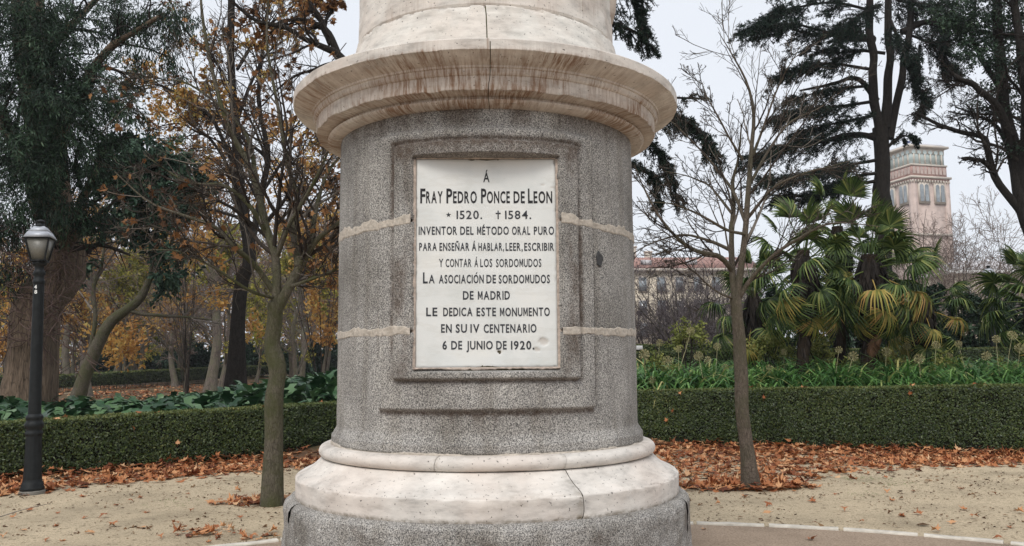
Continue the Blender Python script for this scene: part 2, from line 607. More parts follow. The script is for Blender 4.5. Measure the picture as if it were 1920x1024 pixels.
M_AUTB = leaf_mat('brown_autumn_leaves', [(0, (.08, .04, .02)), (.5, (.22, .10, .04)), (1, (.36, .19, .08))], .7, .3, .2)
M_EVER = leaf_mat('dark_evergreen_leaves', [(0, (.004, .011, .006)), (.5, (.016, .036, .020)), (.85, (.05, .092, .05)), (1, (.14, .20, .115))], .55, .08, .25)
M_IVY = leaf_mat('blue_green_leaves', [(0, (.010, .026, .017)), (.5, (.032, .068, .043)), (1, (.10, .16, .10))], .6, .1, .2)
M_CEDAR = leaf_mat('cedar_needles', [(0, (.005, .012, .009)), (.6, (.017, .032, .024)), (1, (.055, .08, .055))], .75, .03, .1)
M_ACAN = leaf_mat('glossy_bed_leaves', [(0, (.012, .04, .017)), (.5, (.032, .088, .035)), (1, (.10, .18, .075))], .38, .1, .45)
M_STRAP = leaf_mat('strap_leaves', [(0, (.03, .085, .025)), (.6, (.10, .23, .06)), (.92, (.21, .36, .10)), (1, (.45, .40, .16))], .5, .25, .3)
M_SEED = leaf_mat('dry_seed_heads', [(0, (.26, .22, .11)), (.6, (.46, .41, .22)), (1, (.60, .56, .36))], .85, .2, .1)
M_PALM = leaf_mat('palm_blades', [(0, (.014, .033, .009)), (.55, (.05, .09, .02)), (.9, (.14, .19, .05)), (1, (.32, .31, .10))], .5, .15, .3)
M_PALMY = leaf_mat('yellowing_palm_blades', [(0, (.09, .13, .03)), (.35, (.26, .26, .06)), (.75, (.48, .36, .10)), (1, (.48, .26, .10))], .5, .25, .3)
M_PALMD = leaf_mat('dead_palm_blades', [(0, (.11, .06, .035)), (1, (.26, .15, .09))], .8, .1, .1)
M_FIBRE = bark_mat('palm_fibre', (.008, .006, .005), (.05, .035, .024), None, 30, .03)
M_GRASS = leaf_mat('grass_blades', [(0, (.06, .11, .02)), (1, (.14, .21, .04))], .6, .2, .3)
M_IRON = simple('painted_iron', (.012, .014, .015), .55, .35, 14, 0, .002, .22)
M_IRONR = simple('grey_painted_roof', (.42, .44, .48), .45, .15, 10, .2, 0, .5)
M_WHITE = simple('white_paint', (.75, .75, .73), .6, .05)
M_STONEW = simple('white_edging_stone', (.56, .52, .45), .85, .25, 9, bmp=.006)
M_GLASSP = simple('frosted_lamp_pane', (.16, .155, .135), .3, .3, 160, 0, .003, .5)
M_BRICKT = simple('pale_red_brick', (.50, .40, .355), .9, .16, .8)
M_BRICKR = simple('darker_red_brick', (.44, .27, .235), .9, .2, .8)
M_STONEP = simple('pale_stone', (.58, .52, .45), .85, .1, .6)
M_MINT = simple('mint_window_glass', (.50, .58, .56), .25, .12, .5, 0, 0, .6)
M_DGLASS = simple('dark_window_glass', (.24, .27, .29), .15, .4, .7, 0, 0, .8)
M_CREAM = simple('cream_render', (.60, .53, .42), .9, .08, .4)
M_TILE = simple('clay_roof_tiles', (.36, .215, .185), .9, .2, .7)
M_GREYROOF = simple('pale_grey_roof', (.50, .49, .50), .8, .1, .5)
M_ORANGE = simple('orange_jacket', (.55, .10, .04), .8, .1)
M_NAVY = simple('dark_trousers', (.02, .022, .03), .8, .1)
M_SKIN = simple('skin', (.42, .25, .18), .6, .05)
M_FLAG = simple('blue_flag_cloth', (.10, .13, .26), .8, .2)

# ------------------------------------------------------------------ ground
CX, CY = 0.0, 6.0          # axis of the monument
def hz(x, y):
    """terrain height"""
    x, y = np.asarray(x, float), np.asarray(y, float)
    left = sst(.5, -1.0, x) * sst(12.5, 17, y) * (1 - sst(23, 34, y)) * (.22 + .42 * sst(-8, -3, x))
    right = .85 * sst(1.5, 3.0, x) * sst(14.2, 16.2, y)
    far = .4 * sst(66, 78, y) * sst(6, -2, x)
    return left + right + far

def graded(lo, hi, fine_lo, fine_hi, fs, growth=1.12):
    a = list(np.arange(fine_lo, fine_hi, fs))
    s = fs
    while a[-1] < hi:
        s *= growth
        a.append(a[-1] + s)
    s = fs
    b = []
    p = fine_lo
    while p > lo:
        s *= growth
        p -= s
        b.append(p)
    return np.array(b[::-1] + a)
gx = graded(-700, 700, -16, 18, .5)
gy = graded(-60, 1200, 0, 40, .5)
X, Y = np.meshgrid(gx, gy)
Z = hz(X, Y)
ground = mk('ground', [(np.stack([X, Y, Z], -1).reshape(-1, 3), grid_faces(len(gy), len(gx)))], M_SOIL, smooth=True)
tag(ground, kind='structure')

# hedge front lines (ground points read from the photograph)
LH0, LH1 = G(0, 905), G(628, 852)
RH0, RH1 = G(1195, 838), G(1920, 856)
ldir, rdirv = (LH1 - LH0) / np.linalg.norm(LH1 - LH0), (RH1 - RH0) / np.linalg.norm(RH1 - RH0)
LHa, LHb = LH0 - ldir * 2.2, LH1 + ldir * 2.3
RHa, RHb = RH0 - rdirv * 1.6, RH1 + rdirv * 2.2

# sandy path in front of the hedges: one sheet with a fine surface
px = graded(-40, 40, -9, 11, .2)
py = np.concatenate([np.arange(-14, 6, .5), np.linspace(0, 1, 90)])
U_, T_ = np.meshgrid(px, np.linspace(0, 1, 130))
def front_y(x):
    x = np.asarray(x, float)
    yl = LHa[1] + (x - LHa[0]) / (LHb[0] - LHa[0]) * (LHb[1] - LHa[1])
    yr = RHa[1] + (x - RHa[0]) / (RHb[0] - RHa[0]) * (RHb[1] - RHa[1])
    m = (LHb[0] + RHa[0]) / 2
    w = sst(LHb[0], RHa[0], x)
    return np.clip(yl * (1 - w) + yr * w, 3, 16) + .25
Ye = front_y(U_)
T2 = T_ ** .55
Yp = -12 + (Ye + 12) * T2
Zp = .006 + .012 * (fbm(U_ * .8, Yp * .8, 0, 3) ) + .006 * fbm(U_ * 6, Yp * 6, 0, 9)
path = mk('sand_path', [(np.stack([U_, Yp, Zp], -1).reshape(-1, 3), grid_faces(130, len(px)))], M_SAND, smooth=True)
tag(path, kind='structure')

# forecourt inside the white edging ring
ring_px = [(1292, 989), (1388, 991.7), (1484, 995), (1600, 1001), (1719, 1010), (1835, 1022), (505, 1023)]
RP = np.array([G(u, v)[:2] for u, v in ring_px])
A = np.c_[2 * RP, np.ones(len(RP))]
sol = np.linalg.lstsq(A, (RP ** 2).sum(1), rcond=None)[0]
RC = sol[:2]
RR = math.sqrt(sol[2] + RC @ RC)
tr = np.linspace(0, 2 * np.pi, 97)[:-1]
nr = 24
rr = np.linspace(0, RR - .02, nr)
Vd = np.stack([RC[0] + rr[:, None] * np.cos(tr), RC[1] + rr[:, None] * np.sin(tr), np.full((nr, 96), .030)], -1).reshape(-1, 3)
fore = mk('forecourt', [(Vd, grid_faces(nr, 96, wrap=True))], M_SAND2, smooth=True)
tag(fore, kind='structure')
n_st = max(20, int(round(2 * math.pi * RR / .62)))
for k in range(n_st):
    a0 = k * 2 * math.pi / n_st + .001
    a1 = (k + 1) * 2 * math.pi / n_st - .004 - random.random() * .004
    p = RC + RR * np.array([math.cos((a0 + a1) / 2), math.sin((a0 + a1) / 2)])
    if p[1] < 3.0: continue
    V = []
    for a in np.linspace(a0, a1, 5):
        for r_, z_ in ((-.042, 0), (-.042, .045), (.042, .047), (.042, 0)):
            q = RC + (RR + r_ + random.uniform(-.004, .004)) * np.array([math.cos(a), math.sin(a)])
            V.append((q[0], q[1], z_ + random.uniform(-.003, .003) if z_ else -.02))
    F = grid_faces(5, 4, wrap=True)
    st = mk('edging_stone', [(np.array(V), F), (np.array(V[:4]), np.array([[0, 1, 2, 3]])), (np.array(V[-4:]), np.array([[3, 2, 1, 0]]))], M_STONEW, fore)
    bevel(st, .006, 1)

# ------------------------------------------------------------------ the monument
mon = thing('monument_pedestal', 'round granite and limestone monument pedestal with a white inscribed marble tablet on its shaft', 'monument', (CX, CY, 0))
def local(V):
    return V - np.array([CX, CY, 0])

def densify(prof, step):
    out = [prof[0]]
    for a, b in zip(prof[:-1], prof[1:]):
        d = math.hypot(b[0] - a[0], b[1] - a[1])
        k = max(1, int(round(d / step)))
        fs = [i / k for i in range(1, k + 1)]
        if d > .003:                              # tight arrises instead of soft ones
            e_ = min(.0011, d * .2) / d
            fs = sorted(set(fs + [e_, 1 - e_]))
        for f_ in fs:
            out.append((a[0] + (b[0] - a[0]) * f_, a[1] + (b[1] - a[1]) * f_))
    return np.array(out)

def arc(c, r, a0, a1, n=8, sx=1.0, sz=1.0):
    return [(c[0] + r * sx * math.cos(math.radians(a0 + (a1 - a0) * i / n)), c[1] + r * sz * math.sin(math.radians(a0 + (a1 - a0) * i / n))) for i in range(n + 1)]

def ring_part(name, prof, th0, th1, mat, step=.008, nth=None, wob=.0015, chip=(), stain=None, seed=1, rough=0.0, wander=0.0):
    """one turned block between two angles (0 = towards the camera); prof is [(r, z)] bottom to top"""
    P = densify(prof, step)
    nth = nth or max(12, int((th1 - th0) * (150 if (abs((th0 + th1) / 2) < 1.7 or abs((th0 + th1) / 2 + 2 * math.pi) < 1.7) else 45)))
    th = np.linspace(th0, th1, nth)
    r = P[:, 0][:, None] + 0 * th[None]
    z = P[:, 1][:, None] + 0 * th[None]
    t2 = th[None] + 0 * z
    if wander:
        w = (vn(z * 9, seed, 0, 5) - .5) * wander
        e = np.abs(th - th0) if True else 0
        t2 = t2 + w * (1 - sst(0, .05, np.abs(th[None] - th0)) + 1 - sst(0, .05, np.abs(th[None] - th1)))
    arcu = t2 * r
    nz = fbm(arcu * 7, z * 7, 0, seed) - .5
    r = r + nz * wob * 4 + (fbm(arcu * 40, z * 40, 0, seed + 5, 2) - .5) * wob * 2
    if rough:
        r = r + (fbm(arcu * 9, z * 9, 0, seed + 2, 5) - .5) * rough
    for (cz, cr, w, d) in chip:
        near = np.exp(-(((P[:, 1] - cz) / w) ** 2 + ((P[:, 0] - cr) / w) ** 2))[:, None]
        q = fbm(arcu * 13, 0 * z, 0, seed + 7, 4)
        r = r - near * d * sst(.45, .7, q)
        z = z - near * d * sst(.45, .7, q) * .6
    V = np.stack([r * np.sin(t2), -r * np.cos(t2), z], -1).reshape(-1, 3)
    s = stain(t2, P[:, 1][:, None] + 0 * z, P[:, 0][:, None] + 0 * z) if stain else 0 * z
    uv = np.stack([t2 * 1.2, np.cumsum(np.r_[0, np.hypot(*np.diff(P, axis=0).T)])[:, None] + 0 * z], -1).reshape(-1, 2)
    return mk(name, [(V, grid_faces(len(P), nth))], mat, mon, True, {'stain': s.ravel()}, uv)

PI = math.pi
def th_of(u, R, v=600):
    """azimuth on the turned surface of radius R seen at pixel column u"""
    best = 0
    for t in np.linspace(-1.4, 1.4, 1401):
        p = (R * math.sin(t), CY - R * math.cos(t))
        w = W(u, v, p[1])
        if w[0] <= p[0]:
            return t
    return best

# plinth: rough granite ring of four blocks
tj = th_of(545, 1.385, 980)
pl_prof = [(1.40, -.05), (1.405, .10), (1.40, .35), (1.398, .53), (1.395, .565), (1.388, .588), (1.370, .606), (1.345, .616), (1.10, .618)]
cuts = [tj, tj + 2.3, tj + 3.6, tj + 4.9, tj + 2 * PI]
for i in range(4):
    ring_part('plinth_stone', pl_prof, cuts[i] + .003, cuts[i + 1] - .003, M_GRANR, .012, wob=.002, rough=.030, seed=21 + i,
              stain=lambda t, z, r: .55 * (1 - sst(.56, .60, z)) * sst(.5, .7, fbm(t * 6, z * 6, 0, 4)))
mk('joint_filling', [lathe([(1.36, -.05), (1.36, .595), (1.1, .60)], 96)], M_DARKM, mon, True)

# limestone base: step with cyma above it, then the torus; one joint right of the middle
step_prof = [(1.20, .612), (1.325, .614), (1.3275, .630), (1.329, .742), (1.327, .748), (1.318, .757), (1.300, .768), (1.276, .779), (1.250, .790), (1.226, .804), (1.200, .824), (1.178, .846), (1.160, .866), (1.140, .8705)]
tj1 = th_of(1075, 1.25, 920)
def st_step(t, z, r):
    return sst(.645, .618, z) * 1.0 + .5 * sst(.03, .0, np.abs(t - tj1)) + .25 * sst(.62, .75, fbm(t * 5, z * 8, 0, 31))
cuts = [tj1 - 2 * PI, tj1 - 4.1, tj1 - 2.0, tj1]
for i in range(3):
    ring_part('base_step_stone', step_prof, cuts[i] + .002, cuts[i + 1] - .002, M_LIME, .014, wob=.0012, wander=.04, seed=40,
              chip=[(.750, 1.327, .009, .0065), (.616, 1.325, .010, .006)], stain=st_step)
mk('joint_filling', [lathe([(1.2, .612), (1.318, .616), (1.321, .740), (1.25, .775), (1.19, .815), (1.13, .86)], 96)], M_DARKM, mon, True)
tor_prof = [(1.12, .8715)] + arc((1.128, .9145), .046, -88, 82, 16, 1.06, .93) + [(1.06, .962)]
tj2, tj3 = th_of(1062, 1.173, 870), th_of(815, 1.173, 870)
cuts = [tj2 - 2 * PI, tj2 - 3.6, tj3, tj2]
for i in range(3):
    ring_part('torus_stone', tor_prof, cuts[i] + .0012, cuts[i + 1] - .0012, M_LIME, .009, wob=.001, wander=.05, seed=50,
              stain=lambda t, z, r: .6 * sst(.03, .0, np.abs(t - tj2)) + .5 * sst(.03, 0, np.abs(t - tj3)) + .5 * sst(.88, .87, z))
mk('joint_filling', [lathe([(1.1, .872), (1.135, .876), (1.168, .9145), (1.14, .95), (1.05, .955)], 96)], M_MORTAR, mon, True)

# shaft: three granite courses with a raised panel and niche for the tablet
def Hv(v, r):
    return W(915, v, CY - r)[2]
Z_IT, Z_IB = Hv(262, 1.10), Hv(712, 1.10)
Z_OT, Z_OB = Hv(240, 1.08), Hv(771, 1.08)
TY = 5.0                                  # plane of the tablet
TL, TRp = W(780, 494, TY)[0], W(1043.5, 494, TY)[0]
TT, TB = W(912, 299, TY)[2], W(912, 688.5, TY)[2]
TCX = (TL + TRp) / 2
def relief(t, z):
    tt = t - math.asin(TCX / 1.06)
    wob = (fbm(t * 9, z * 9, 0, 71) - .5) * .012
    a = np.abs(tt) + wob
    zz = z + wob
    outer = sst(.685, .655, a) * sst(Z_OB - .004, Z_OB + .010, zz) * (1 - sst(Z_OT - .01, Z_OT + .02, zz))
    inner = sst(.554, .530, a) * sst(Z_IB - .004, Z_IB + .008, zz) * (1 - sst(Z_IT - .008, Z_IT + .006, zz))
    gro = np.exp(-((a - .556) / .016) ** 2) * sst(Z_IB - .04, Z_IB, zz) * sst(Z_IT + .03, Z_IT, zz)
    gr2 = np.exp(-((zz - Z_IB + .008) / .008) ** 2) * sst(.56, .54, a)
    gr3 = np.exp(-((zz - Z_IT - .012) / .010) ** 2) * sst(.57, .55, a)
    return outer * .034 + inner * .030 - .008 * np.exp(-((a - .690) / .014) ** 2) * sst(Z_OB - .02, Z_OB + .02, zz) - gro * .013 - gr2 * .012 - gr3 * .012
def shaft_r(t, z):
    R = 1.060 + .0 * z
    R = R + .034 * sst(1.09, 1.015, z) ** 1.3 - .006 * np.exp(-((z - 1.035) / .008) ** 2)
    R = R + relief(t, z)
    R = R + (fbm(t * 6, z * 6, 0, 81) - .5) * .007 + (fbm(t * 60, z * 60, 0, 85, 2) - .5) * .0022
    # niche
    x = R * np.sin(t)
    inx = (x > TL - .022) & (x < TRp + .022) & (z > TB - .022) & (z < TT + .012)
    Rn = np.where(inx, (CY - (TY + .03)) / np.cos(np.clip(t, -1, 1)), R)
    return np.where(inx, np.minimum(R, Rn), R)
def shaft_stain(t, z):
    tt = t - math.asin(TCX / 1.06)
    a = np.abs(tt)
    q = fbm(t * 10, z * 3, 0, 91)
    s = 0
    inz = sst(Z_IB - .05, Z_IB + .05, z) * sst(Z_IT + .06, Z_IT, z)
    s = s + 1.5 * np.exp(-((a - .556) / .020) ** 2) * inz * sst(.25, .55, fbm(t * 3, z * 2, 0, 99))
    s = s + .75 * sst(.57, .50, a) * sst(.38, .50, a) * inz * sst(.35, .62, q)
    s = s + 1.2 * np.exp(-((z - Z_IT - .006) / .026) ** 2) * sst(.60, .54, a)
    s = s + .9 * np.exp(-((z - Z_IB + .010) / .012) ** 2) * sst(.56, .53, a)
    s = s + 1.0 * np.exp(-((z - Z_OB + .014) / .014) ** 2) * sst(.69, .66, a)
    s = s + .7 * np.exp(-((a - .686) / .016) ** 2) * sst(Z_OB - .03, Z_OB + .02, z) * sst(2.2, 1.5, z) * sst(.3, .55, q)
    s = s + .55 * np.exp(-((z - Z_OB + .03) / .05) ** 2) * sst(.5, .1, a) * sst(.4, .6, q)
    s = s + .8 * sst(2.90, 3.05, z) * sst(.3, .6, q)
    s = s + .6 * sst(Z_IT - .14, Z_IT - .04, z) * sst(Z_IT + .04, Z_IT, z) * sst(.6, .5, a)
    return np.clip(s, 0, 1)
th_f = np.concatenate([np.linspace(-PI, -.80, 60)[:-1], np.linspace(-.80, .82, 330), np.linspace(.82, PI, 60)[1:]])
def course(z0, z1, dz=.009):
    z = np.linspace(z0, z1, int((z1 - z0) / dz))
    T, Zz = np.meshgrid(th_f, z)
    R = shaft_r(T, Zz)
    e = np.minimum(Zz - z0, z1 - Zz)
    R = R - .010 * sst(.010, 0, e) * (1 if z0 > 1 else 1)
    V = np.stack([R * np.sin(T), -R * np.cos(T), Zz], -1).reshape(-1, 3)
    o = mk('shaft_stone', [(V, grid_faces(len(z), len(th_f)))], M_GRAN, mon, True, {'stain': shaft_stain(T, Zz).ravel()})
    return o
ZJ1, ZJ2 = 2.363, 1.690
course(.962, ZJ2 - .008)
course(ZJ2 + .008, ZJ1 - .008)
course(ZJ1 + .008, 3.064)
# mortar of the two joints, smeared over the edges
for zj, sd in ((ZJ1, 3), (ZJ2, 8)):
    m = 14
    for sgn in (-1, 1):
        tlo = (math.asin((TL - .024) / 1.08) + .012 if sgn < 0 else math.asin((TRp + .024) / 1.08) - .012)
        t = np.linspace(tlo, sgn * PI, 420)
        up = .014 + .036 * fbm(t * 14, sd, 0, sd) + .035 * sst(.5, .8, fbm(t * 5, sd, 0, sd + 3)) * (1 if zj == ZJ1 else .4)
        dn = .014 + .032 * fbm(t * 14, sd + 5, 0, sd + 9)
        f = np.linspace(0, 1, m)
        T, Ff = np.meshgrid(t, f)
        Zz = zj - dn + (up + dn) * Ff
        prof = np.minimum(1, np.minimum(Ff, 1 - Ff) * 7)
        Tc = np.where(T * sgn < tlo * sgn + .030, tlo + sgn * .030, T)      # carry the mortar straight on to the tablet edge
        R = shaft_r(Tc, Zz * 0 + zj + (Zz - zj) * .2) + .0030 * prof - .012 * (1 - prof) + (fbm(T * 40, Zz * 40, 0, 4, 3) - .5) * .008
        V = np.stack([R * np.sin(T), -R * np.cos(T), Zz], -1).reshape(-1, 3)
        Fc = grid_faces(m, len(t))
        mk('mortar_joint', [(V, Fc if sgn > 0 else Fc[:, ::-1])], M_MORTAR, mon, True)
# mortar bed under the granite, on the torus
t = np.linspace(-PI, PI, 600)
f = np.linspace(0, 1, 8)
T, Ff = np.meshgrid(t, f)
hh = .014 + .030 * sst(.4, .75, fbm(T * 5, 1, 0, 12, 5))
Zz = .950 + hh * Ff
R = 1.092 + .006 * np.sin(Ff * PI) + .004 * fbm(T * 30, Ff * 4, 0, 3) - .012 * Ff ** 3
mk('mortar_bed', [(np.stack([R * np.sin(T), -R * np.cos(T), Zz], -1).reshape(-1, 3), grid_faces(8, 600))], M_MORTAR, mon, True)
mk('core', [lathe([(1.0, .9), (1.0, 3.2), (.9, 3.9)], 64)], M_DARKM, mon, True)

# dark worn socket in the granite, right of the tablet
ts = th_of(1123, 1.06, 486)
zs = W(1123, 486, CY - 1.06 * math.cos(ts))[2]
na = 22
ring = []
for rad, dep in ((1.0, .0005), (.93, .004), (.80, .006), (.45, .002), (.05, .003)):
    for k in range(na):
        a = 2 * PI * k / na
        rx = .034 * rad * (1 + .18 * math.sin(a * 3 + 1) + .1 * math.sin(a * 5)) * (1 - .25 * max(0, math.sin(a)))
        rz_ = .050 * rad * (1 + .1 * math.sin(a * 4))
        tt_ = ts + rx * math.cos(a) / 1.06
        rdi = 1.0625 + dep
        ring.append((rdi * math.sin(tt_), -rdi * math.cos(tt_), zs + rz_ * math.sin(a)))
mk('stone_plug', [(np.array(ring), grid_faces(5, na, wrap=True))], simple('dark_plug', (.055, .055, .056), .7, .4, 60, bmp=.006), mon, True)

# cornice: limestone ring with one dark joint in the middle
tjc = th_of(917, 1.2, 150)
cor_prof = ([(1.00, 3.050), (1.062, 3.0505), (1.085, 3.052), (1.112, 3.058), (1.136, 3.067), (1.148, 3.076), (1.150, 3.083), (1.138, 3.087), (1.128, 3.090), (1.128, 3.102), (1.146, 3.107), (1.20, 3.1135)]
            + [(1.2285, 3.1155), (1.231, 3.120), (1.231, 3.200), (1.239, 3.203), (1.247, 3.212), (1.251, 3.224), (1.252, 3.238), (1.263, 3.241), (1.265, 3.252), (1.275, 3.256), (1.300, 3.264), (1.335, 3.277), (1.372, 3.294), (1.389, 3.301), (1.3915, 3.304), (1.393, 3.362), (1.388, 3.368), (1.0, 3.372)])
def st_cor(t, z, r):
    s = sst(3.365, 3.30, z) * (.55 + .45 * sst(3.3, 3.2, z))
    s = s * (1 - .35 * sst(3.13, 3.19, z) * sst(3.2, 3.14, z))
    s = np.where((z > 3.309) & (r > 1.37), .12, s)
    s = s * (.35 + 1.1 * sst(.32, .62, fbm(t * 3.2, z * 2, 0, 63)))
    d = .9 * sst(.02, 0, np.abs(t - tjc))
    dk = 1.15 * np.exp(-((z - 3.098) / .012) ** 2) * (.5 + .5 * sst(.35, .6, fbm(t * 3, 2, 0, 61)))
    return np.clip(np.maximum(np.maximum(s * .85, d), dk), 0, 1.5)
cuts = [tjc - 2 * PI, tjc - 4.2, tjc - 2.1, tjc]
for i in range(3):
    ring_part('cornice_stone', cor_prof, cuts[i] + .0018, cuts[i + 1] - .0018, M_LIMES, .018, wob=.0008, wander=.02, seed=60,
              chip=[(3.118, 1.23, .010, .008), (3.309, 1.391, .008, .005), (3.07, 1.14, .01, .006)], stain=st_cor)
fl_prof = [(1.0, 3.372), (1.075, 3.372), (1.0765, 3.385), (1.060, 3.44), (1.035, 3.51), (1.010, 3.58), (.985, 3.65), (.968, 3.71), (.962, 3.752), (.955, 3.760), (.90, 3.763)]
cuts = [tjc - .006 - 2 * PI, tjc - 4.2, tjc - 2.1, tjc - .006]
for i in range(3):
    ring_part('upper_base_stone', fl_prof, cuts[i] + .0035, cuts[i + 1] - .0035, M_LIMEU, .020, wob=.0016, wander=.03, seed=66,
              chip=[(3.756, .96, .012, .016)], stain=lambda t, z, r: .25 * sst(.6, .8, fbm(t * 5, z * 5, 0, 3)))
mk('joint_filling', [lathe([(1.0, 3.06), (1.07, 3.085), (1.09, 3.11), (1.19, 3.14), (1.19, 3.22), (1.36, 3.31), (1.36, 3.36), (1.062, 3.375), (1.045, 3.44), (.998, 3.58), (.958, 3.70), (.94, 3.755)], 96)],
   simple('mossy_joint', (.09, .085, .03), .95, .5, 25), mon, True)
ring_part('upper_drum', [(.90, 3.762), (.934, 3.764), (.942, 3.78), (.940, 4.0), (.935, 4.7), (.93, 5.6), (.0, 5.62)], -PI, PI, M_LIMES, .04, nth=300, wob=.003, seed=73,
          stain=lambda t, z, r: .35 * sst(.45, .7, fbm(t * 4, z * 3, 0, 5)))
# weathered carved lump on the drum at the right edge
tb = th_of(1148, .95, 15)
V, F = lathe([(0.001, -.16), (.05, -.13), (.075, -.05), (.085, .05), (.07, .18), (.05, .3), (.001, .34)], 20)
V = V * (1 + .25 * (fbm(V[:, 0] * 16, V[:, 1] * 16, V[:, 2] * 16, 7)[:, None] - .5)) + np.array([.90 * math.sin(tb), -.90 * math.cos(tb), W(1148, 15, CY - .9 * math.cos(tb))[2] + .02])
mk('carved_relief', [(V, F)], M_LIMES, mon, True, {'stain': np.full(len(V), .7)})

# marble tablet
nx_, nz_ = 110, 160
xs, zs_ = np.linspace(TL, TRp, nx_), np.linspace(TB, TT, nz_)
Xx, Zz = np.meshgrid(xs, zs_)
Yy = np.zeros_like(Xx) + TY - CY
sta = .18 * sst(TT - .10, TT, Zz) * (.5 + .5 * vn(Xx * 6, 1, 0, 3)) + .25 * sst(.012, 0, np.minimum(Xx - TL, TRp - Xx)) * vn(Xx * 30, Zz * 30, 0, 2)
edge = np.minimum(np.minimum(Xx - TL, TRp - Xx), np.minimum(Zz - TB, TT - Zz))
Yy = Yy + .004 * sst(.006, 0, edge) + .006 * sst(.016, 0, edge) * sst(.62, .75, fbm(Xx * 30, Zz * 30, 0, 5))
for (u, v, rx, rz_, d) in ((1019, 641, .032, .026, .007), (1007, 656, .022, .016, .005), (937, 660, .018, .012, .005), (1017, 347, .014, .008, .004), (1036, 352, .016, .006, .004), (1042, 303, .02, .03, .010)):
    c = W(u, v, TY)
    q = ((Xx - c[0]) / rx) ** 2 + ((Zz - c[2]) / rz_) ** 2 + (fbm(Xx * 60, Zz * 60, 0, 17) - .5) * 1.4
    k = sst(1.0, .45, q)
    Yy = Yy + d * k * (.6 + .8 * fbm(Xx * 80, Zz * 80, 0, 19))
    sta = np.maximum(sta, k * .42)
V = np.stack([Xx, Yy, Zz], -1).reshape(-1, 3)
nb = len(V)
bk = np.array([[TL, TY - CY + .04, TB], [TRp, TY - CY + .04, TB], [TRp, TY - CY + .04, TT], [TL, TY - CY + .04, TT]])
fr = np.array([[TL, TY - CY + .004, TB], [TRp, TY - CY + .004, TB], [TRp, TY - CY + .004, TT], [TL, TY - CY + .004, TT]])
tab = mk('tablet', [(np.vstack([V]), grid_faces(nz_, nx_)), (np.vstack([fr, bk]), np.array([[0, 4, 5, 1], [1, 5, 6, 2], [2, 6, 7, 3], [3, 7, 4, 0]]))], M_MARBLE, mon, True,
         {'stain': np.concatenate([sta.ravel(), np.full(8, .4)])})
tab['label'] = 'white marble tablet with painted black capitals'

# mortar ring round the tablet
def strip(p0, p1, nrm, w, name='tablet_mortar', sd=1):
    n = 160
    s = np.linspace(0, 1, n)
    base = p0 + (p1 - p0) * s[:, None]
    f = np.linspace(0, 1, 7)
    ww = w * (.55 + .9 * fbm(s * 26, sd, 0, sd) * (1 + 1.0 * sst(.62, .8, fbm(s * 7, sd, 0, sd + 4))))
    V = []
    for k in f:
        q = base + nrm * (ww * k)[:, None]
        q[:, 1] += -.004 - .004 * math.sin(k * PI) + .006 * (k > .9) + (fbm(s * 70, k * 5, 0, sd + 2) - .5) * .006 + (.012 if k == 1 else 0)
        V.append(q)
    return np.array(V).reshape(-1, 3), grid_faces(7, n)
ty = TY - CY
cn = [np.array([TL, ty, TB]), np.array([TRp, ty, TB]), np.array([TRp, ty, TT]), np.array([TL, ty, TT])]
mk('tablet_mortar', [strip(cn[0] + [-.02, 0, 0], cn[1] + [.02, 0, 0], np.array([0, 0, -1.]), .014, sd=2),
                     strip(cn[1], cn[2], np.array([1., 0, 0]), .040, sd=3),
                     strip(cn[3], cn[2], np.array([0, 0, 1.]), .010, sd=4),
                     strip(cn[0], cn[3], np.array([-1., 0, 0]), .026, sd=5)], simple('pinkish_mortar', (.43, .355, .30), .95, .35, 35, bmp=.01), mon, True)

def text_mesh(s, bold=.022):
    cu = bpy.data.curves.new('text', 'FONT')
    cu.body = s
    cu.size = 1
    cu.offset = bold
    cu.resolution_u = 3
    cu.extrude = .01
    cu.space_character = 1.18
    o = bpy.data.objects.new('text', cu)
    COL.objects.link(o)
    dg = bpy.context.evaluated_depsgraph_get()
    dg.update()
    me = bpy.data.meshes.new_from_object(o.evaluated_get(dg))
    bpy.data.objects.remove(o)
    return me

GLY = {}
def glyph(ch, bold):
    k = (ch, round(bold, 3))
    if k not in GLY and ch == 'Ó':
        v, f = glyph('O', bold)
        w = v[:, 0].max()
        acc = np.array([(w * .42, .76, .01), (w * .58, .76, .01), (w * .82, .92, .01), (w * .60, .92, .01)])
        GLY[k] = (np.vstack([v, acc]), f + [[len(v), len(v) + 1, len(v) + 2, len(v) + 3]])
    if k not in GLY:
        if ch == 'M':
            w = .10 + bold * 1.5
            V = np.array([(0, 0), (0, .7), (w * 1.1, .7), (.30, .30), (.60 - w * 1.1, .7), (.60, .7), (.60, 0), (.60 - w, 0), (.60 - w, .44), (.30 + w * .28, .12), (.30 - w * .28, .12), (w, .44), (w, 0)])
            V = np.c_[V, np.full(len(V), .01)]
            GLY[k] = (V, [list(range(len(V)))[::-1]])
        else:
            me = text_mesh(ch, bold)
            co = np.array([v.co[:] for v in me.vertices])
            co[:, 0] -= co[:, 0].min()
            GLY[k] = (co, [list(p.vertices) for p in me.polygons])
    return GLY[k]
def word_mesh(s, bold, gap=.13):
    V, F, x, off = [], [], 0.0, 0
    for ch in s:
        v, f = glyph(ch, bold)
        v = v.copy()
        w = v[:, 0].max()
        v[:, 0] += x
        V.append(v)
        F += [[i + off for i in q] for q in f]
        off += len(v)
        x += w + gap
    me = bpy.data.meshes.new('inscription_line')
    me.from_pydata(np.concatenate(V).tolist(), [], F)
    return me
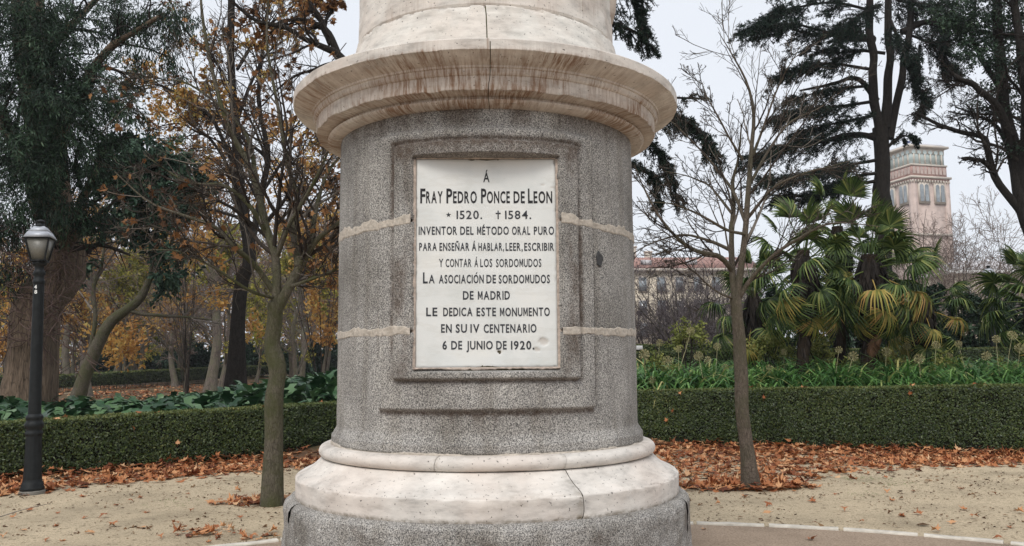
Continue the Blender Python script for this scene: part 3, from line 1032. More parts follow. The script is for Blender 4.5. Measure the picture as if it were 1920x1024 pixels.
def letter_line(s, u0, u1, vt, vb, mat=M_INKW, bold=.02, name='inscription_line', parent=tab, plane=TY, thick=.0012, cap=None):
    """letters on the tablet between pixel columns u0..u1, capitals from row vt (top) to vb (baseline)"""
    me = word_mesh(s, max(.002, bold - .006))
    n = len(me.vertices)
    co = np.empty(n * 3)
    me.vertices.foreach_get('co', co)
    co = co.reshape(-1, 3)
    x0, x1 = co[:, 0].min(), co[:, 0].max()
    um = (u0 + u1) / 2
    a, b = W(u0, vb, plane), W(u1, vb, plane)
    zt, zb = W(um, vt, plane)[2], W(um, vb, plane)[2]
    capH = cap or .70
    q = co.copy()
    fx = (co[:, 0] - x0) / (x1 - x0)
    q[:, 0] = a[0] + fx * (b[0] - a[0]) - CX
    q[:, 2] = zb + co[:, 1] / capH * (zt - zb) + (fx - .5) * 0
    q[:, 1] = plane - CY - .0006 - (co[:, 2] + .01) / .02 * thick
    me.vertices.foreach_set('co', q.ravel())
    me.update()
    me.materials.clear()
    me.materials.append(mat)
    me.name = name
    o = bpy.data.objects.new(name, me)
    COL.objects.link(o)
    o.parent = parent
    return o
def caps_line(parts, vt, vb, **k):
    for s, u0, u1, top in parts:
        letter_line(s, u0, u1, top if top else vt, vb, **k)
letter_line('Á', 906, 918, 323.5, 341.5, M_INK)
caps_line([('F', 788, 797.5, 354), ('RAY', 799, 830, 0), ('P', 837, 848, 354), ('EDRO', 849.5, 894, 0), ('P', 902, 912, 354), ('ONCE', 913, 956, 0),
           ('DE', 963, 984, 0), ('L', 990, 999, 354), ('EON', 1000.5, 1035.5, 0)], 359, 380.5, mat=M_INK, bold=.03)
letter_line('1520.', 856, 904, 395, 410.5)
letter_line('1584.', 947, 996, 395, 410.5)
for wd, u0, u1 in (('INVENTOR', 785, 857), ('DEL', 863, 888), ('MÉTODO', 894.5, 954), ('ORAL', 960, 994), ('PURO', 1001, 1039)):
    letter_line(wd, u0, u1, 425, 440, bold=.028)
for wd, u0, u1 in (('PARA', 786, 819), ('ENSEÑAR', 824, 880), ('Á', 885, 893), ('HABLAR,', 897, 945), ('LEER,', 948, 980), ('ESCRIBIR', 983, 1039)):
    letter_line(wd, u0, u1, 455.5, 470, bold=.028)
for wd, u0, u1 in (('Y', 823, 831), ('CONTAR', 835.5, 884), ('Á', 889.5, 896.5), ('LOS', 900.5, 923), ('SORDOMUDOS', 930, 1015)):
    letter_line(wd, u0, u1, 485.5, 500.5, bold=.022)
for wd, u0, u1, t_ in (('L', 793, 802, 511), ('A', 804, 815, 0), ('ASOCIACIÓN', 823, 907, 0), ('DE', 912, 930, 0), ('SORDOMUDOS', 935, 1031, 0)):
    letter_line(wd, u0, u1, t_ or 515.5, 531, bold=.028)
for wd, u0, u1 in (('DE', 868, 888), ('MADRID', 896, 956)):
    letter_line(wd, u0, u1, 546, 561.5, bold=.03)
for wd, u0, u1 in (('LE', 799, 820), ('DEDICA', 831, 886), ('ESTE', 893.5, 930), ('MONUMENTO', 937.5, 1031)):
    letter_line(wd, u0, u1, 577, 592.5, bold=.03)
for wd, u0, u1 in (('EN', 827, 847), ('SU', 854.5, 875.5), ('IV', 882, 899), ('CENTENARIO', 907, 1006)):
    letter_line(wd, u0, u1, 608, 623.5, bold=.03)
for wd, u0, u1 in (('6', 829.5, 838), ('DE', 846, 866.5), ('JUNIO', 874.5, 924), ('DE', 930.5, 950), ('1920.', 958, 1002)):
    letter_line(wd, u0, u1, 639.5, 655, bold=.03)
# star and cross
c = W(841, 403, TY)
sv = []
for k in range(10):
    r_ = .0165 if k % 2 == 0 else .0068
    sv.append((c[0] + r_ * math.sin(k * PI / 5), ty - .0016, c[2] + r_ * math.cos(k * PI / 5)))
sv.append((c[0], ty - .0018, c[2]))
mk('star_mark', [(np.array(sv), np.array([[10, (k + 1) % 10, k] for k in range(10)]))], M_INKW, tab)
c = W(934, 403, TY)
V1 = box((c[0], ty - .0012, c[2] - .000), (.0075, .0012, .052))
V2 = box((c[0], ty - .0020, c[2] + .009), (.031, .0004, .0075))
mk('cross_mark', [V1, V2], M_INKW, tab)

# ------------------------------------------------------------------ trees
def limbs_from_pixels(lines, Y, n=22):
    """lines: [(pixel polyline [(u, v[, dy])], r0, r1)] -> polylines in world space near depth Y"""
    P, R = [], []
    for pts, r0, r1 in lines:
        w = np.array([W(p[0], p[1], Y + (p[2] if len(p) > 2 else 0)) for p in pts])
        c = catmull(w, n)
        s = np.linspace(0, 1, n)
        c = c + (np.stack([vn(s * 6, i, len(P), 3) for i in range(3)], -1) - .5) * (r0 * 1.0) * np.sin(s * PI)[:, None]
        P.append(c)
        R.append(r0 + (r1 - r0) * s)
    return np.array(P), np.array(R)

def rough_radius(R, seed=0, a=.10):
    return R * (1 + a * (np.stack([vn(np.linspace(0, 9, R.shape[1]), i, seed, 5) for i in range(len(R))]) - .5) * 2)

def flare_base(P, R, k=1.5):
    R[0] = R[0] * (1 + (k - 1) * np.exp(-np.linspace(0, 14, R.shape[1])))
    return R

def build_tree(name, label, cat, lines, Y, bark, twigm, levels, k0=12, leafspec=None, group=None, flare=1.5, twkind='stuff', rbark=None, seed=1):
    """explicit trunk and limbs, then grown side branches; levels = [(cnt, t0, t1, ang, lf, npts, wig, up, rf, rmin, sides)]"""
    rng = np.random.default_rng(seed)
    P, R = limbs_from_pixels(lines, Y)
    b = P[0][0].copy()
    P[0][0][2] = float(hz(b[0], b[1])) - .2
    R = flare_base(P, rough_radius(R, seed), flare)
    b[2] = float(hz(b[0], b[1]))
    t = thing(name, label, cat, tuple(b), group=group)
    mk('trunk', [tubes(P[:1] - b, R[:1], k0)], bark, t, True)
    for i in range(1, len(P)):
        mk('branch', [tubes(P[i:i + 1] - b, R[i:i + 1], 8)], rbark or bark, t, True)
    ch, last = [], None
    src = (P[1:], R[1:]) if len(P) > 1 else (P, R)
    for li, (cnt, t0, t1, ang, lf, npts, wig, up, rf, rmin, k) in enumerate(levels):
        Q, rr = sprout(src[0], src[1], cnt, t0, t1, ang, lf, npts, wig, up, rf, rmin, rng=rng)
        ch.append(tubes(Q - b, rr, k))
        src = (Q, rr)
        last = Q
    if ch:
        tag(mk('twigs', ch, twigm, t, True), kind=twkind)
    if leafspec:
        for nm, cnt, size, tm, mat, droop, fn in leafspec:
            Q = last
            keep = np.ones(len(Q), bool) if fn is None else fn(Q[:, -1])
            Q = Q[keep]
            if len(Q) == 0: continue
            idx = rng.integers(0, len(Q), cnt)
            s = rng.uniform(.3, 1, cnt) * (Q.shape[1] - 1)
            i = np.minimum(s.astype(int), Q.shape[1] - 2)
            f = (s - i)[:, None]
            C = Q[idx, i] * (1 - f) + Q[idx, i + 1] * f
            D = rdir(cnt, rng) + np.array([0, 0, -droop])
            tag(mk(nm, [leaves(C - b, D, rdir(cnt, rng), size * rng.uniform(.6, 1.2, cnt), tm, .15, rng)], mat, t), kind='stuff')
    return t

# young mossy tree left of the monument
L1 = [([(510, 942), (512, 850), (516, 760), (513, 690), (510, 640), (514, 595), (518, 570)], .100, .085),
      ([(515, 590), (520, 540), (518, 480, .1), (500, 430, .2), (485, 380, .3), (460, 300, .4), (430, 230, .3), (400, 130, .3), (380, 30, .3), (372, -60, .3)], .062, .010),
      ([(515, 590), (535, 550), (558, 505), (580, 465, -.1), (605, 438, -.2), (645, 415, -.3), (700, 380, -.2)], .062, .015),
      ([(560, 500), (550, 440, .1), (555, 380, .2), (540, 300, .3), (520, 200, .3), (500, 80, .5), (505, -30, .6)], .040, .008),
      ([(512, 545), (480, 500, -.1), (440, 460, -.3), (400, 425, -.4), (350, 405, -.5), (280, 380, -.5), (215, 322, -.5)], .034, .005),
      ([(505, 450, .2), (470, 390), (420, 350), (350, 340, .1), (270, 290, .2)], .030, .005),
      ([(500, 420, .2), (480, 330, .5), (460, 250, .8), (390, 180, 1), (330, 150, 1.1), (255, 160, 1.2)], .030, .006),
      ([(580, 465, -.1), (592, 400, .2), (612, 330, .4), (640, 290, .6), (690, 240, .8)], .032, .006),
      ([(520, 480), (545, 420, -.2), (590, 340, -.4), (625, 250, -.6), (632, 150, -.6)], .028, .006),
      ([(518, 560), (470, 545, -.3), (400, 500, -.6), (330, 470, -.9), (260, 470, -1)], .020, .004),
      ([(540, 540), (590, 520, -.2), (640, 500, -.5), (690, 470, -.5)], .022, .006)]
M_TWIGM = leaf_mat('brown_twigs', [(0, (.018, .014, .012)), (.6, (.055, .044, .036)), (.85, (.10, .085, .07)), (1, (.24, .21, .18))], .85, 0, .15)
build_tree('young_tree', 'young bare tree with mossy green forked trunk on the sand left of the monument', 'tree', L1, 9.05, M_BARKN, M_TWIGM,
           [(12, .15, .97, .75, .42, 7, .14, .05, .60, .0050, 5), (8, .12, .97, .8, .5, 5, .18, .04, .6, .0034, 4), (6, .15, .97, .8, .55, 3, .2, .02, .8, .0025, 3)],
           leafspec=[('leaves', 330, .085, MAPLE, M_AUTB, .6, lambda p: (p[:, 2] > 2.6))], seed=3, k0=16)

# young bare tree right of the monument
G1 = [([(1409, 918), (1401, 850), (1393, 780), (1385, 705), (1389, 655), (1383, 610), (1379, 560)], .088, .066),
      ([(1379, 570), (1374, 500, .05), (1371, 430, .1), (1374, 350, .2), (1384, 300, .2), (1390, 235, .2)], .046, .008),
      ([(1381, 570), (1389, 500, -.05), (1397, 430, -.1), (1401, 370, -.1), (1406, 280), (1414, 210), (1402, 155), (1375, 105), (1347, 60)], .048, .004),
      ([(1384, 560), (1410, 522, -.1), (1450, 480, -.3), (1500, 447, -.5), (1560, 418, -.7), (1650, 425, -.8)], .034, .004),
      ([(1373, 508, .05), (1350, 482, -.1), (1310, 470, -.2), (1270, 448, -.3), (1232, 400, -.3), (1205, 350, -.3), (1190, 310, -.3)], .034, .005),
      ([(1372, 470, .1), (1330, 452, .2), (1280, 442, .4), (1225, 455, .6), (1180, 480, .7)], .024, .004),
      ([(1400, 440, -.1), (1360, 430, -.3), (1310, 402, -.5), (1260, 382, -.8), (1195, 378, -1)], .022, .004),
      ([(1399, 420, -.1), (1370, 350, .1), (1322, 290, .3), (1272, 240, .5), (1222, 200, .6)], .024, .004),
      ([(1404, 350), (1440, 285, .2), (1482, 230, .4), (1540, 200, .6), (1585, 165, .7)], .020, .003),
      ([(1409, 300), (1438, 220, -.2), (1470, 140, -.4), (1502, 85, -.5)], .018, .003),
      ([(1392, 300), (1352, 230, -.2), (1325, 180, -.3), (1312, 145, -.3)], .016, .003),
      ([(1401, 410), (1452, 350, -.3), (1520, 322, -.5), (1600, 300, -.6)], .022, .003),
      ([(1372, 400, .1), (1330, 350, .4), (1290, 330, .6), (1240, 320, .8)], .018, .003),
      ([(1376, 560), (1340, 545, -.3), (1290, 500, -.4), (1240, 465, -.5)], .014, .003)]
build_tree('young_tree', 'young bare tree with leaning brown trunk in the leaf litter right of the monument', 'tree', G1, 9.75, M_BARKR, M_TWIGM,
           [(12, .15, .97, .6, .42, 7, .12, .07, .50, .0042, 5), (6, .15, .97, .7, .5, 5, .16, .05, .6, .0030, 4), (4, .2, .95, .7, .55, 3, .18, .04, .8, .0023, 3)], seed=5, k0=16)

# tall black trunk behind the left bed
B1 = [([(441, 742), (443, 680), (446, 600), (456, 530), (463, 490), (455, 420), (448, 350), (441, 250), (432, 120), (436, -60)], .28, .12),
      ([(462, 495), (478, 430, .3), (492, 360, .5), (500, 290, .6), (488, 180, .6), (500, 40, .6), (515, -60, .6)], .13, .05),
      ([(450, 335), (422, 272, -.5), (390, 216, -.8), (350, 186, -1), (300, 160, -1.2), (250, 166, -1.4)], .085, .018),
      ([(447, 345), (402, 272, .3), (368, 246, .5), (328, 232, .8), (270, 245, 1)], .06, .015),
      ([(440, 240), (470, 160, .4), (500, 100, .8), (560, 60, 1.1)], .07, .02),
      ([(436, 180), (400, 110, -.5), (350, 60, -.8), (310, -20, -1)], .06, .02),
      ([(455, 410), (400, 395, .4), (350, 398, .8), (330, 430, 1)], .06, .012),
      ([(445, 130), (490, 60, 1), (540, 20, 1.4), (600, -40, 1.8)], .06, .02),
      ([(492, 360, .5), (540, 290, .8), (590, 230, 1), (640, 190, 1.2)], .06, .015)]
build_tree('tall_dark_tree', 'tall tree with straight black trunk behind the green bed left of the monument', 'tree', B1, 27, M_BARKB, M_TWIGD,
           [(9, .2, .95, .75, .45, 7, .14, .02, .55, .011, 5), (7, .15, .95, .8, .5, 6, .18, 0, .6, .008, 4), (5, .15, .95, .8, .5, 5, .2, -.02, .7, .006, 3)],
           leafspec=[('leaves', 2600, .14, RHOMB, M_AUTB, .6, None), ('golden_leaves', 4200, .17, RHOMB, M_AUT, .5, lambda p: vn(p[:, 0] * .5, p[:, 1] * .5, p[:, 2] * .5, 4) > .50)], seed=8)

# dark tree whose limbs come out from behind the monument
H1 = [([(720, 860), (716, 700), (708, 500), (700, 350), (690, 250)], .20, .13),
      ([(692, 270), (665, 190), (640, 120), (620, 75), (598, 48), (572, 36), (530, 40), (490, 60)], .095, .018),
      ([(622, 82), (600, 40), (584, 5), (575, -50)], .07, .03),
      ([(690, 240), (650, 125, -.3), (600, 88, -.4), (545, 58, -.5), (480, 38, -.6), (425, -5, -.7)], .085, .02),
      ([(640, 115), (590, 130, .4), (540, 150, .7), (480, 210, 1)], .045, .010),
      ([(698, 340), (650, 330, .3), (610, 350, .5), (570, 400, .9)], .05, .010),
      ([(600, 50), (625, 20, .2), (650, -20, .3)], .04, .02),
      ([(700, 380), (660, 420, .2), (620, 470, .4), (590, 520, .5)], .035, .008)]
build_tree('dark_limbed_tree', 'tree with dark crooked limbs reaching left from behind the monument under the cornice', 'tree', H1, 14.8, M_BARKB, M_TWIGD,
           [(8, .2, .95, .8, .45, 7, .18, .0, .5, .007, 5), (6, .15, .95, .8, .5, 6, .2, 0, .6, .005, 4), (4, .15, .95, .8, .5, 4, .2, -.02, .7, .0035, 3)],
           leafspec=[('leaves', 900, .11, MAPLE, M_AUTB, .6, None)], seed=9)

# big evergreen at the left edge
def crown(center, Y, spec, n, size, tm, droop, mat, parent, name='foliage', origin=np.zeros(3), seed=1, sub=16, spread=.30, tw=True, twm=None, flat=.75):
    """leaf clumps round twigs: spec = [(u, v, radius_px, dy)]"""
    rng = np.random.default_rng(seed)
    w = np.array([s_[2] ** 2 for s_ in spec], float)
    cl = rng.choice(len(spec), size=int(n / 40), p=w / w.sum())
    C0 = np.array([W(s_[0], s_[1], Y + s_[3]) for s_ in spec])
    R0 = np.array([s_[2] * (Y + s_[3]) / FOC for s_ in spec])
    m = len(cl)
    off = rdir(m, rng) * (rng.random((m, 1)) ** .45) * np.array([1, 1, flat])
    S = C0[cl] + off * R0[cl][:, None]
    # each spray: a short drooping twig with leaves along it
    d = norm(off + rng.normal(0, .5, (m, 3)) + np.array([0, 0, -droop]))
    L = spread * rng.uniform(.6, 1.4, m)
    pts = [S]
    p = S.copy()
    for k in range(4):
        p = p + d * (L / 4)[:, None]
        d = norm(d + np.array([0, 0, -droop * .35]) + rng.normal(0, .12, (m, 3)))
        pts.append(p)
    Q = np.stack(pts, 1)
    idx = np.repeat(np.arange(m), 40)
    s_ = rng.uniform(0, 4, len(idx))
    i = np.minimum(s_.astype(int), 3)
    f = (s_ - i)[:, None]
    Cc = Q[idx, i] * (1 - f) + Q[idx, i + 1] * f + rng.normal(0, spread * .16, (len(idx), 3))
    tan = norm(Q[idx, i + 1] - Q[idx, i])
    D = tan * .7 + rdir(len(idx), rng) * .8 + np.array([0, 0, -droop * .6])
    rn = np.clip(rng.random(m)[idx] * .6 + rng.random(len(idx)) * .4, 0, 1)
    V, F, _ = leaves(Cc - origin, D, rdir(len(idx), rng) + np.array([0, 0, .6]), size * rng.uniform(.6, 1.25, len(idx)), tm, .1, rng)
    o = mk(name, [(V, F, np.repeat(rn, len(tm[1])))], mat, parent)
    tag(o, kind='stuff')
    if tw:
        tag(mk('twigs', [tubes(Q - origin, np.full(Q.shape[:2], .006), 3)], twm or M_TWIGD, parent), kind='stuff')
    return o

ET = 19.5
E1 = [([(45, 800), (52, 740), (66, 650), (84, 560), (100, 480), (95, 380), (80, 250), (60, 120), (50, -60)], .62, .34),
      ([(80, 600), (120, 480, -.5), (160, 380, -.8), (200, 260, -1)], .20, .06),
      ([(95, 440), (50, 330, -.6), (0, 220, -1), (-60, 120, -1.4)], .20, .07),
      ([(85, 300), (150, 180, -.6), (210, 90, -1), (300, 30, -1.4)], .17, .04),
      ([(60, 150), (120, 60, .4), (200, -20, .8)], .16, .05)]
ev = build_tree('evergreen_tree', 'huge evergreen tree with shaggy thick trunk and dense drooping dark leaves behind the lamp post', 'tree', E1, ET, M_BARKT, M_TWIGD,
                [(12, .2, .98, .8, .4, 7, .14, -.05, .5, .012, 5), (6, .2, .95, .8, .5, 5, .2, -.1, .5, .006, 3)], k0=20, flare=1.35, seed=12)
eo = np.array(ev.location)
espec = [(60, 180, 110, -1.2), (75, 100, 70, -2.2), (95, 200, 60, -2.6), (70, 300, 55, -2.4), (100, 380, 40, -2.0), (30, 380, 45, -2.0), (60, 20, 70, -2), (130, 420, 26, -1.6), (130, 120, 90, -1.6), (180, 200, 95, -2.0), (60, 60, 90, -1), (150, 30, 80, -.6), (20, 290, 80, -1.4), (110, 270, 100, -2.2), (175, 290, 65, -1.6),
         (-30, 150, 90, -1), (-40, 330, 70, 0), (215, 130, 50, -1.2), (60, 350, 50, -1.0), (230, 30, 60, -.8), (20, 10, 80, -.5), (150, 350, 40, -1.4), (210, 250, 40, -1.2), (60, 250, 80, .3), (150, 170, 90, .2)]
crown(None, ET, espec, 46000, .125, LANCE, .55, M_EVER, ev, origin=eo, seed=2, spread=.42)
# hanging strands further right and low ivy on the trunk
hs_ = [(270, 30, 32, -1), (300, 70, 26, -.8), (250, 90, 30, -1), (325, 110, 20, -.8), (320, 20, 30, -.6), (225, 200, 26, -1), (15, 420, 40, -.8), (130, 400, 35, -1), (20, 500, 30, -.6), (345, 40, 22, -.9), (195, 400, 28, -.7)]
crown(None, ET, hs_, 7500, .12, LANCE, 1.1, M_EVER, ev, name='hanging_foliage', origin=eo, seed=4, spread=.5)
# tangle of climbing stems over the trunk
rng = np.random.default_rng(5)
pp = []
for k in range(240):
    u, v = rng.uniform(-20, 150), rng.uniform(400, 640)
    a = rng.uniform(0, 2 * PI)
    y0 = ET - .75 + rng.uniform(-.5, .3)
    l = rng.uniform(30, 90)
    pts = [W(u + l * f * math.cos(a) + rng.normal(0, 6), v + l * f * math.sin(a) + 14 * f * f + rng.normal(0, 5), y0 + rng.normal(0, .08)) for f in (0, .25, .5, .75, 1)]
    pp.append(catmull(pts, 7))
tag(mk('climbing_stems', [tubes(np.array(pp) - eo, np.full((240, 7), .0085), 4)], leaf_mat('climber_stems', [(0, (.05, .03, .026)), (1, (.16, .11, .095))], .9, 0, .1), ev, True), kind='stuff')

# leaning tree with blue-green leaves, in front of the far hedge
N1 = [([(138, 775), (160, 700), (198, 620), (238, 577), (265, 546), (282, 515), (290, 470), (300, 400)], .20, .05),
      ([(236, 582), (290, 592), (350, 594), (398, 600)], .06, .02),
      ([(163, 682), (178, 605), (174, 545), (190, 500), (196, 440), (186, 390)], .07, .03),
      ([(282, 520), (330, 440), (360, 380)], .06, .02),
      ([(290, 470), (260, 380), (240, 300)], .06, .02)]
nt_ = build_tree('leaning_tree', 'leaning mossy tree with one horizontal low branch, between lamp post and black trunk', 'tree', N1, 25, M_BARKN, M_TWIG,
                 [(9, .2, .95, .8, .5, 7, .16, -.02, .5, .010, 4), (6, .2, .95, .8, .5, 5, .2, -.04, .6, .007, 3)], seed=14)
nspec = [(285, 300, 52, -.5), (330, 320, 45, 0), (255, 345, 45, -.4), (300, 375, 45, -.4), (245, 280, 38, .3), (350, 345, 26, .3), (270, 430, 40, -.2), (315, 460, 24, -.3), (310, 520, 18, -.3), (215, 330, 40, .2), (165, 500, 14, 0), (225, 400, 34, 0)]
crown(None, 25, nspec, 15000, .17, OVAL, .5, M_IVY, nt_, origin=np.array(nt_.location), seed=6, spread=.45)

# ---- rows of autumn trees in the background: four prototypes, then copies
def proto_tree(name, label, seed, H=11.0, r=.26, leafn=2600, lm=M_AUT, twn=1.0, lean=.0, bark=M_BARKF, thr=.5, fork=.35, leafsz=.17, cat='tree', tw=M_TWIGF):
    rng = np.random.default_rng(seed)
    n = 14
    s = np.linspace(0, 1, n)
    tr_ = np.stack([lean * H * s + .25 * (vn(s * 4, seed, 0, 1) - .5) * H * .2, .2 * (vn(s * 4, seed, 0, 2) - .5) * H * .2, s * H * .8 - .2], -1)
    R = r * (1 - .75 * s) * (1 + .5 * np.exp(-s * 22))
    t = thing(name, label, cat, (0, 0, 0))
    mk('trunk', [tubes(tr_[None], R[None], 10)], bark, t, True)
    Q, rr = sprout(tr_[None], R[None], 15, fork, .97, .75, .62, 9, .12, .07, .55, .02, rng=rng)
    mk('branches', [tubes(Q, rr, 5)], bark, t, True)
    ch = []
    Q2, r2 = sprout(Q, rr, int(8 * twn), .15, .98, .75, .48, 6, .17, .0, .5, .011, rng=rng)
    ch.append(tubes(Q2, r2, 4))
    Q3, r3 = sprout(Q2, r2, 6, .1, .98, .8, .55, 4, .2, -.03, .6, .0095, rng=rng)
    ch.append(tubes(Q3, r3, 3))
    Q4, r4 = sprout(Q3, r3, 3, .2, .98, .8, .6, 3, .2, -.04, .7, .009, rng=rng)
    ch.append(tubes(Q4, r4, 3))
    tag(mk('twigs', ch, tw, t), kind='stuff')
    if leafn:
        keep = vn(Q4[:, -1, 0] * .45 + seed, Q4[:, -1, 1] * .45, Q4[:, -1, 2] * .45, seed) > thr
        Qk = Q4[keep]
        idx = rng.integers(0, len(Qk), leafn)
        C = Qk[idx, rng.integers(1, 3, leafn)] + rng.normal(0, .08, (leafn, 3))
        tag(mk('leaves', [leaves(C, rdir(leafn, rng) + np.array([0, 0, -.4]), rdir(leafn, rng), leafsz * rng.uniform(.6, 1.2, leafn), RHOMB, .1, rng)], lm, t), kind='stuff')
    return t
pA = proto_tree('autumn_tree', '', 31, 12, .22, 4200, M_AUT, .9, .03, thr=.50, leafsz=.20, fork=.28)
pB = proto_tree('autumn_tree', '', 32, 14, .27, 2400, M_AUTB, .9, -.02, thr=.48, fork=.28)
pC = proto_tree('bare_tree', '', 33, 13, .20, 0, M_AUTB, 1.0, .02, tw=M_TWIGF, fork=.22)
pD = proto_tree('autumn_tree', '', 34, 10, .18, 5600, M_YG, .8, .0, fork=.18, thr=.46, leafsz=.20)
protos = {'A': pA, 'B': pB, 'C': pC, 'D': pD}
first_used = set()
GRP = 'autumn trees in the woodland behind the left beds'
def place(kind, u, Yd, sc, rz, label, grp=GRP):
    p = protos[kind]
    x = W(u, 680, Yd)[0]
    loc = (x, Yd, float(hz(x, Yd)))
    if kind not in first_used:
        first_used.add(kind)
        p.location = loc
        p.rotation_euler = (0, 0, rz)
        p.scale = (sc,) * 3
        p['label'] = label
        if grp: p['group'] = grp
        return p
    return dup(p, loc, rz, sc, label, grp)
place('B', 396, 46, 1.1, .4, 'thick brown trunk with rusty leaves standing before the far hedge, left of the black trunk')
place('A', 160, 41, .9, 2.2, 'grey trunk standing just behind the foot of the leaning tree')
place('C', 343, 36, .55, 1.0, 'slim bare tree with a thin straight trunk between the leaning tree and the brown trunk')
place('D', 556, 40, .8, 3.0, 'dark slim trunk with golden leaves right of the young mossy tree')
place('C', 570, 52, .9, 5.0, 'pale grey trunk directly right of the dark slim trunk near the monument')
place('D', 232, 60, .9, 1.7, 'low yellow-leaved tree beyond the far hedge behind the leaning tree')
place('A', 254, 64, 1.2, 4.0, 'pale trunk beyond the far hedge, right of the low yellow-leaved tree')
place('A', 612, 58, .95, 5.4, 'orange-leaved tree half hidden by the left edge of the monument')
place('D', 485, 66, .85, .6, 'small yellow-leaved tree beyond the far hedge right of the black trunk')
place('B', 130, 56, 1.0, 3.3, 'rusty tree seen between the shaggy trunk and the leaning tree')
place('A', 20, 34, .62, .9, 'yellow-leaved tree at the left edge behind the shaggy trunk')
bgl = {'A': 'golden-leaved tree deep in the woodland beyond the far left hedge', 'B': 'rusty-leaved tall tree deep in the woodland beyond the far left hedge',
       'C': 'leafless tree deep in the woodland beyond the far left hedge', 'D': 'low yellow-green tree deep in the woodland beyond the far left hedge'}
bgg = {'A': 'golden trees of the far woodland', 'B': 'rusty trees of the far woodland', 'C': 'leafless trees of the far woodland', 'D': 'yellow-green trees of the far woodland'}
k = 0
rg = np.random.default_rng(77)
for Yd in (58, 68, 78, 90):
    for u in np.arange(-60, 760, 118 - Yd * .3):
        kd = 'ABCD'[int(rg.integers(0, 4))]
        place(kd, float(u + rg.uniform(-28, 28)), Yd + float(rg.uniform(-4, 4)), float(rg.uniform(.8, 1.25) * (1 + (Yd - 58) * .006)), float(rg.uniform(0, 6.28)), bgl[kd], bgg[kd])

for i, u in enumerate((860, 960, 1060, 1165, 1240, 1330, 1440, 1560, 1660, 1790, 1900, 2020, 2160, 2300)):
    place('C', u, 92 + i % 3 * 6, .52 + (i * 7 % 5) * .03, i * 1.3, 'small leafless tree in the far row behind the right hand beds', 'small leafless trees in the far row at right')
# far wood: one mass of twigs and leaves closing the view
rg = np.random.default_rng(5)
n = 10000
C = np.stack([rg.uniform(-95, -2, n), rg.uniform(98, 130, n), rg.uniform(0, 1, n) ** .8 * 17], -1)
C[:, 2] *= .75 + .5 * vn(C[:, 0] * .12, 3, 0, 4)
D = norm(rg.normal(size=(n, 3)) + np.array([0, 0, .9]))
Q = np.stack([C, C + D * .8 + rg.normal(0, .12, (n, 3)), C + D * 1.8 + rg.normal(0, .3, (n, 3))], 1)
n2 = 30000
C2 = np.stack([rg.uniform(-95, -2, n2), rg.uniform(96, 125, n2), rg.uniform(0, 1, n2) * 14], -1)
kp = vn(C2[:, 0] * .25, C2[:, 1] * .25, C2[:, 2] * .3, 8) > .48
C2 = C2[kp]
wood = mk('distant_wood', [tubes(Q, np.tile([.09, .065, .04], (n, 1)), 3)], M_TWIGF)
tag(wood, 'dense brown mass of bare twigs closing the view behind the left woodland', 'wood', kind='stuff')
GT = [(1, 352, 34, [(345, 395, 36, 0), (330, 455, 34, 0), (372, 352, 28, 0), (290, 195, 30, 0), (330, 212, 30, 0), (300, 158, 24, 0), (400, 205, 34, 0), (262, 300, 22, 0), (375, 470, 30, 0), (275, 120, 20, 0), (250, 620, 22, 1), (395, 560, 24, 1), (420, 300, 30, 1)],
       'golden-leaved tree glowing behind the blue-green leaves, left of the black trunk'),
      (2, 604, 36, [(560, 330, 30, 0), (600, 300, 28, 0), (622, 520, 32, 0), (590, 470, 28, 0), (625, 400, 28, 0), (540, 430, 28, 0), (500, 350, 26, 0), (620, 620, 26, 0), (575, 560, 24, 0), (530, 250, 28, 0), (480, 620, 20, 1)],
       'golden-orange tree directly left of the monument shaft behind the young mossy tree'),
      (3, 18, 33, [(15, 600, 26, 0), (0, 640, 22, 0), (30, 560, 20, 0), (205, 635, 22, 0), (225, 660, 20, 0)], 'low golden bush at the left edge and behind the shaggy trunk')]
def golden():
    for sd, u, Yd, spec, lb in GT:
        shrub(u, 700, Yd, spec, 4000 if sd < 3 else 1600, .19, M_AUT, lb, 'autumn_tree', tm=RHOMB, seed=90 + sd, cat='tree', spread=.8)
wl_ = mk('distant_autumn_foliage', [leaves(C2, rdir(len(C2), rg), rdir(len(C2), rg), .45, RHOMB, .1, rg)], M_AUT)
tag(wl_, 'scattered orange and yellow foliage glowing in the farthest woodland on the left', 'foliage', kind='stuff')

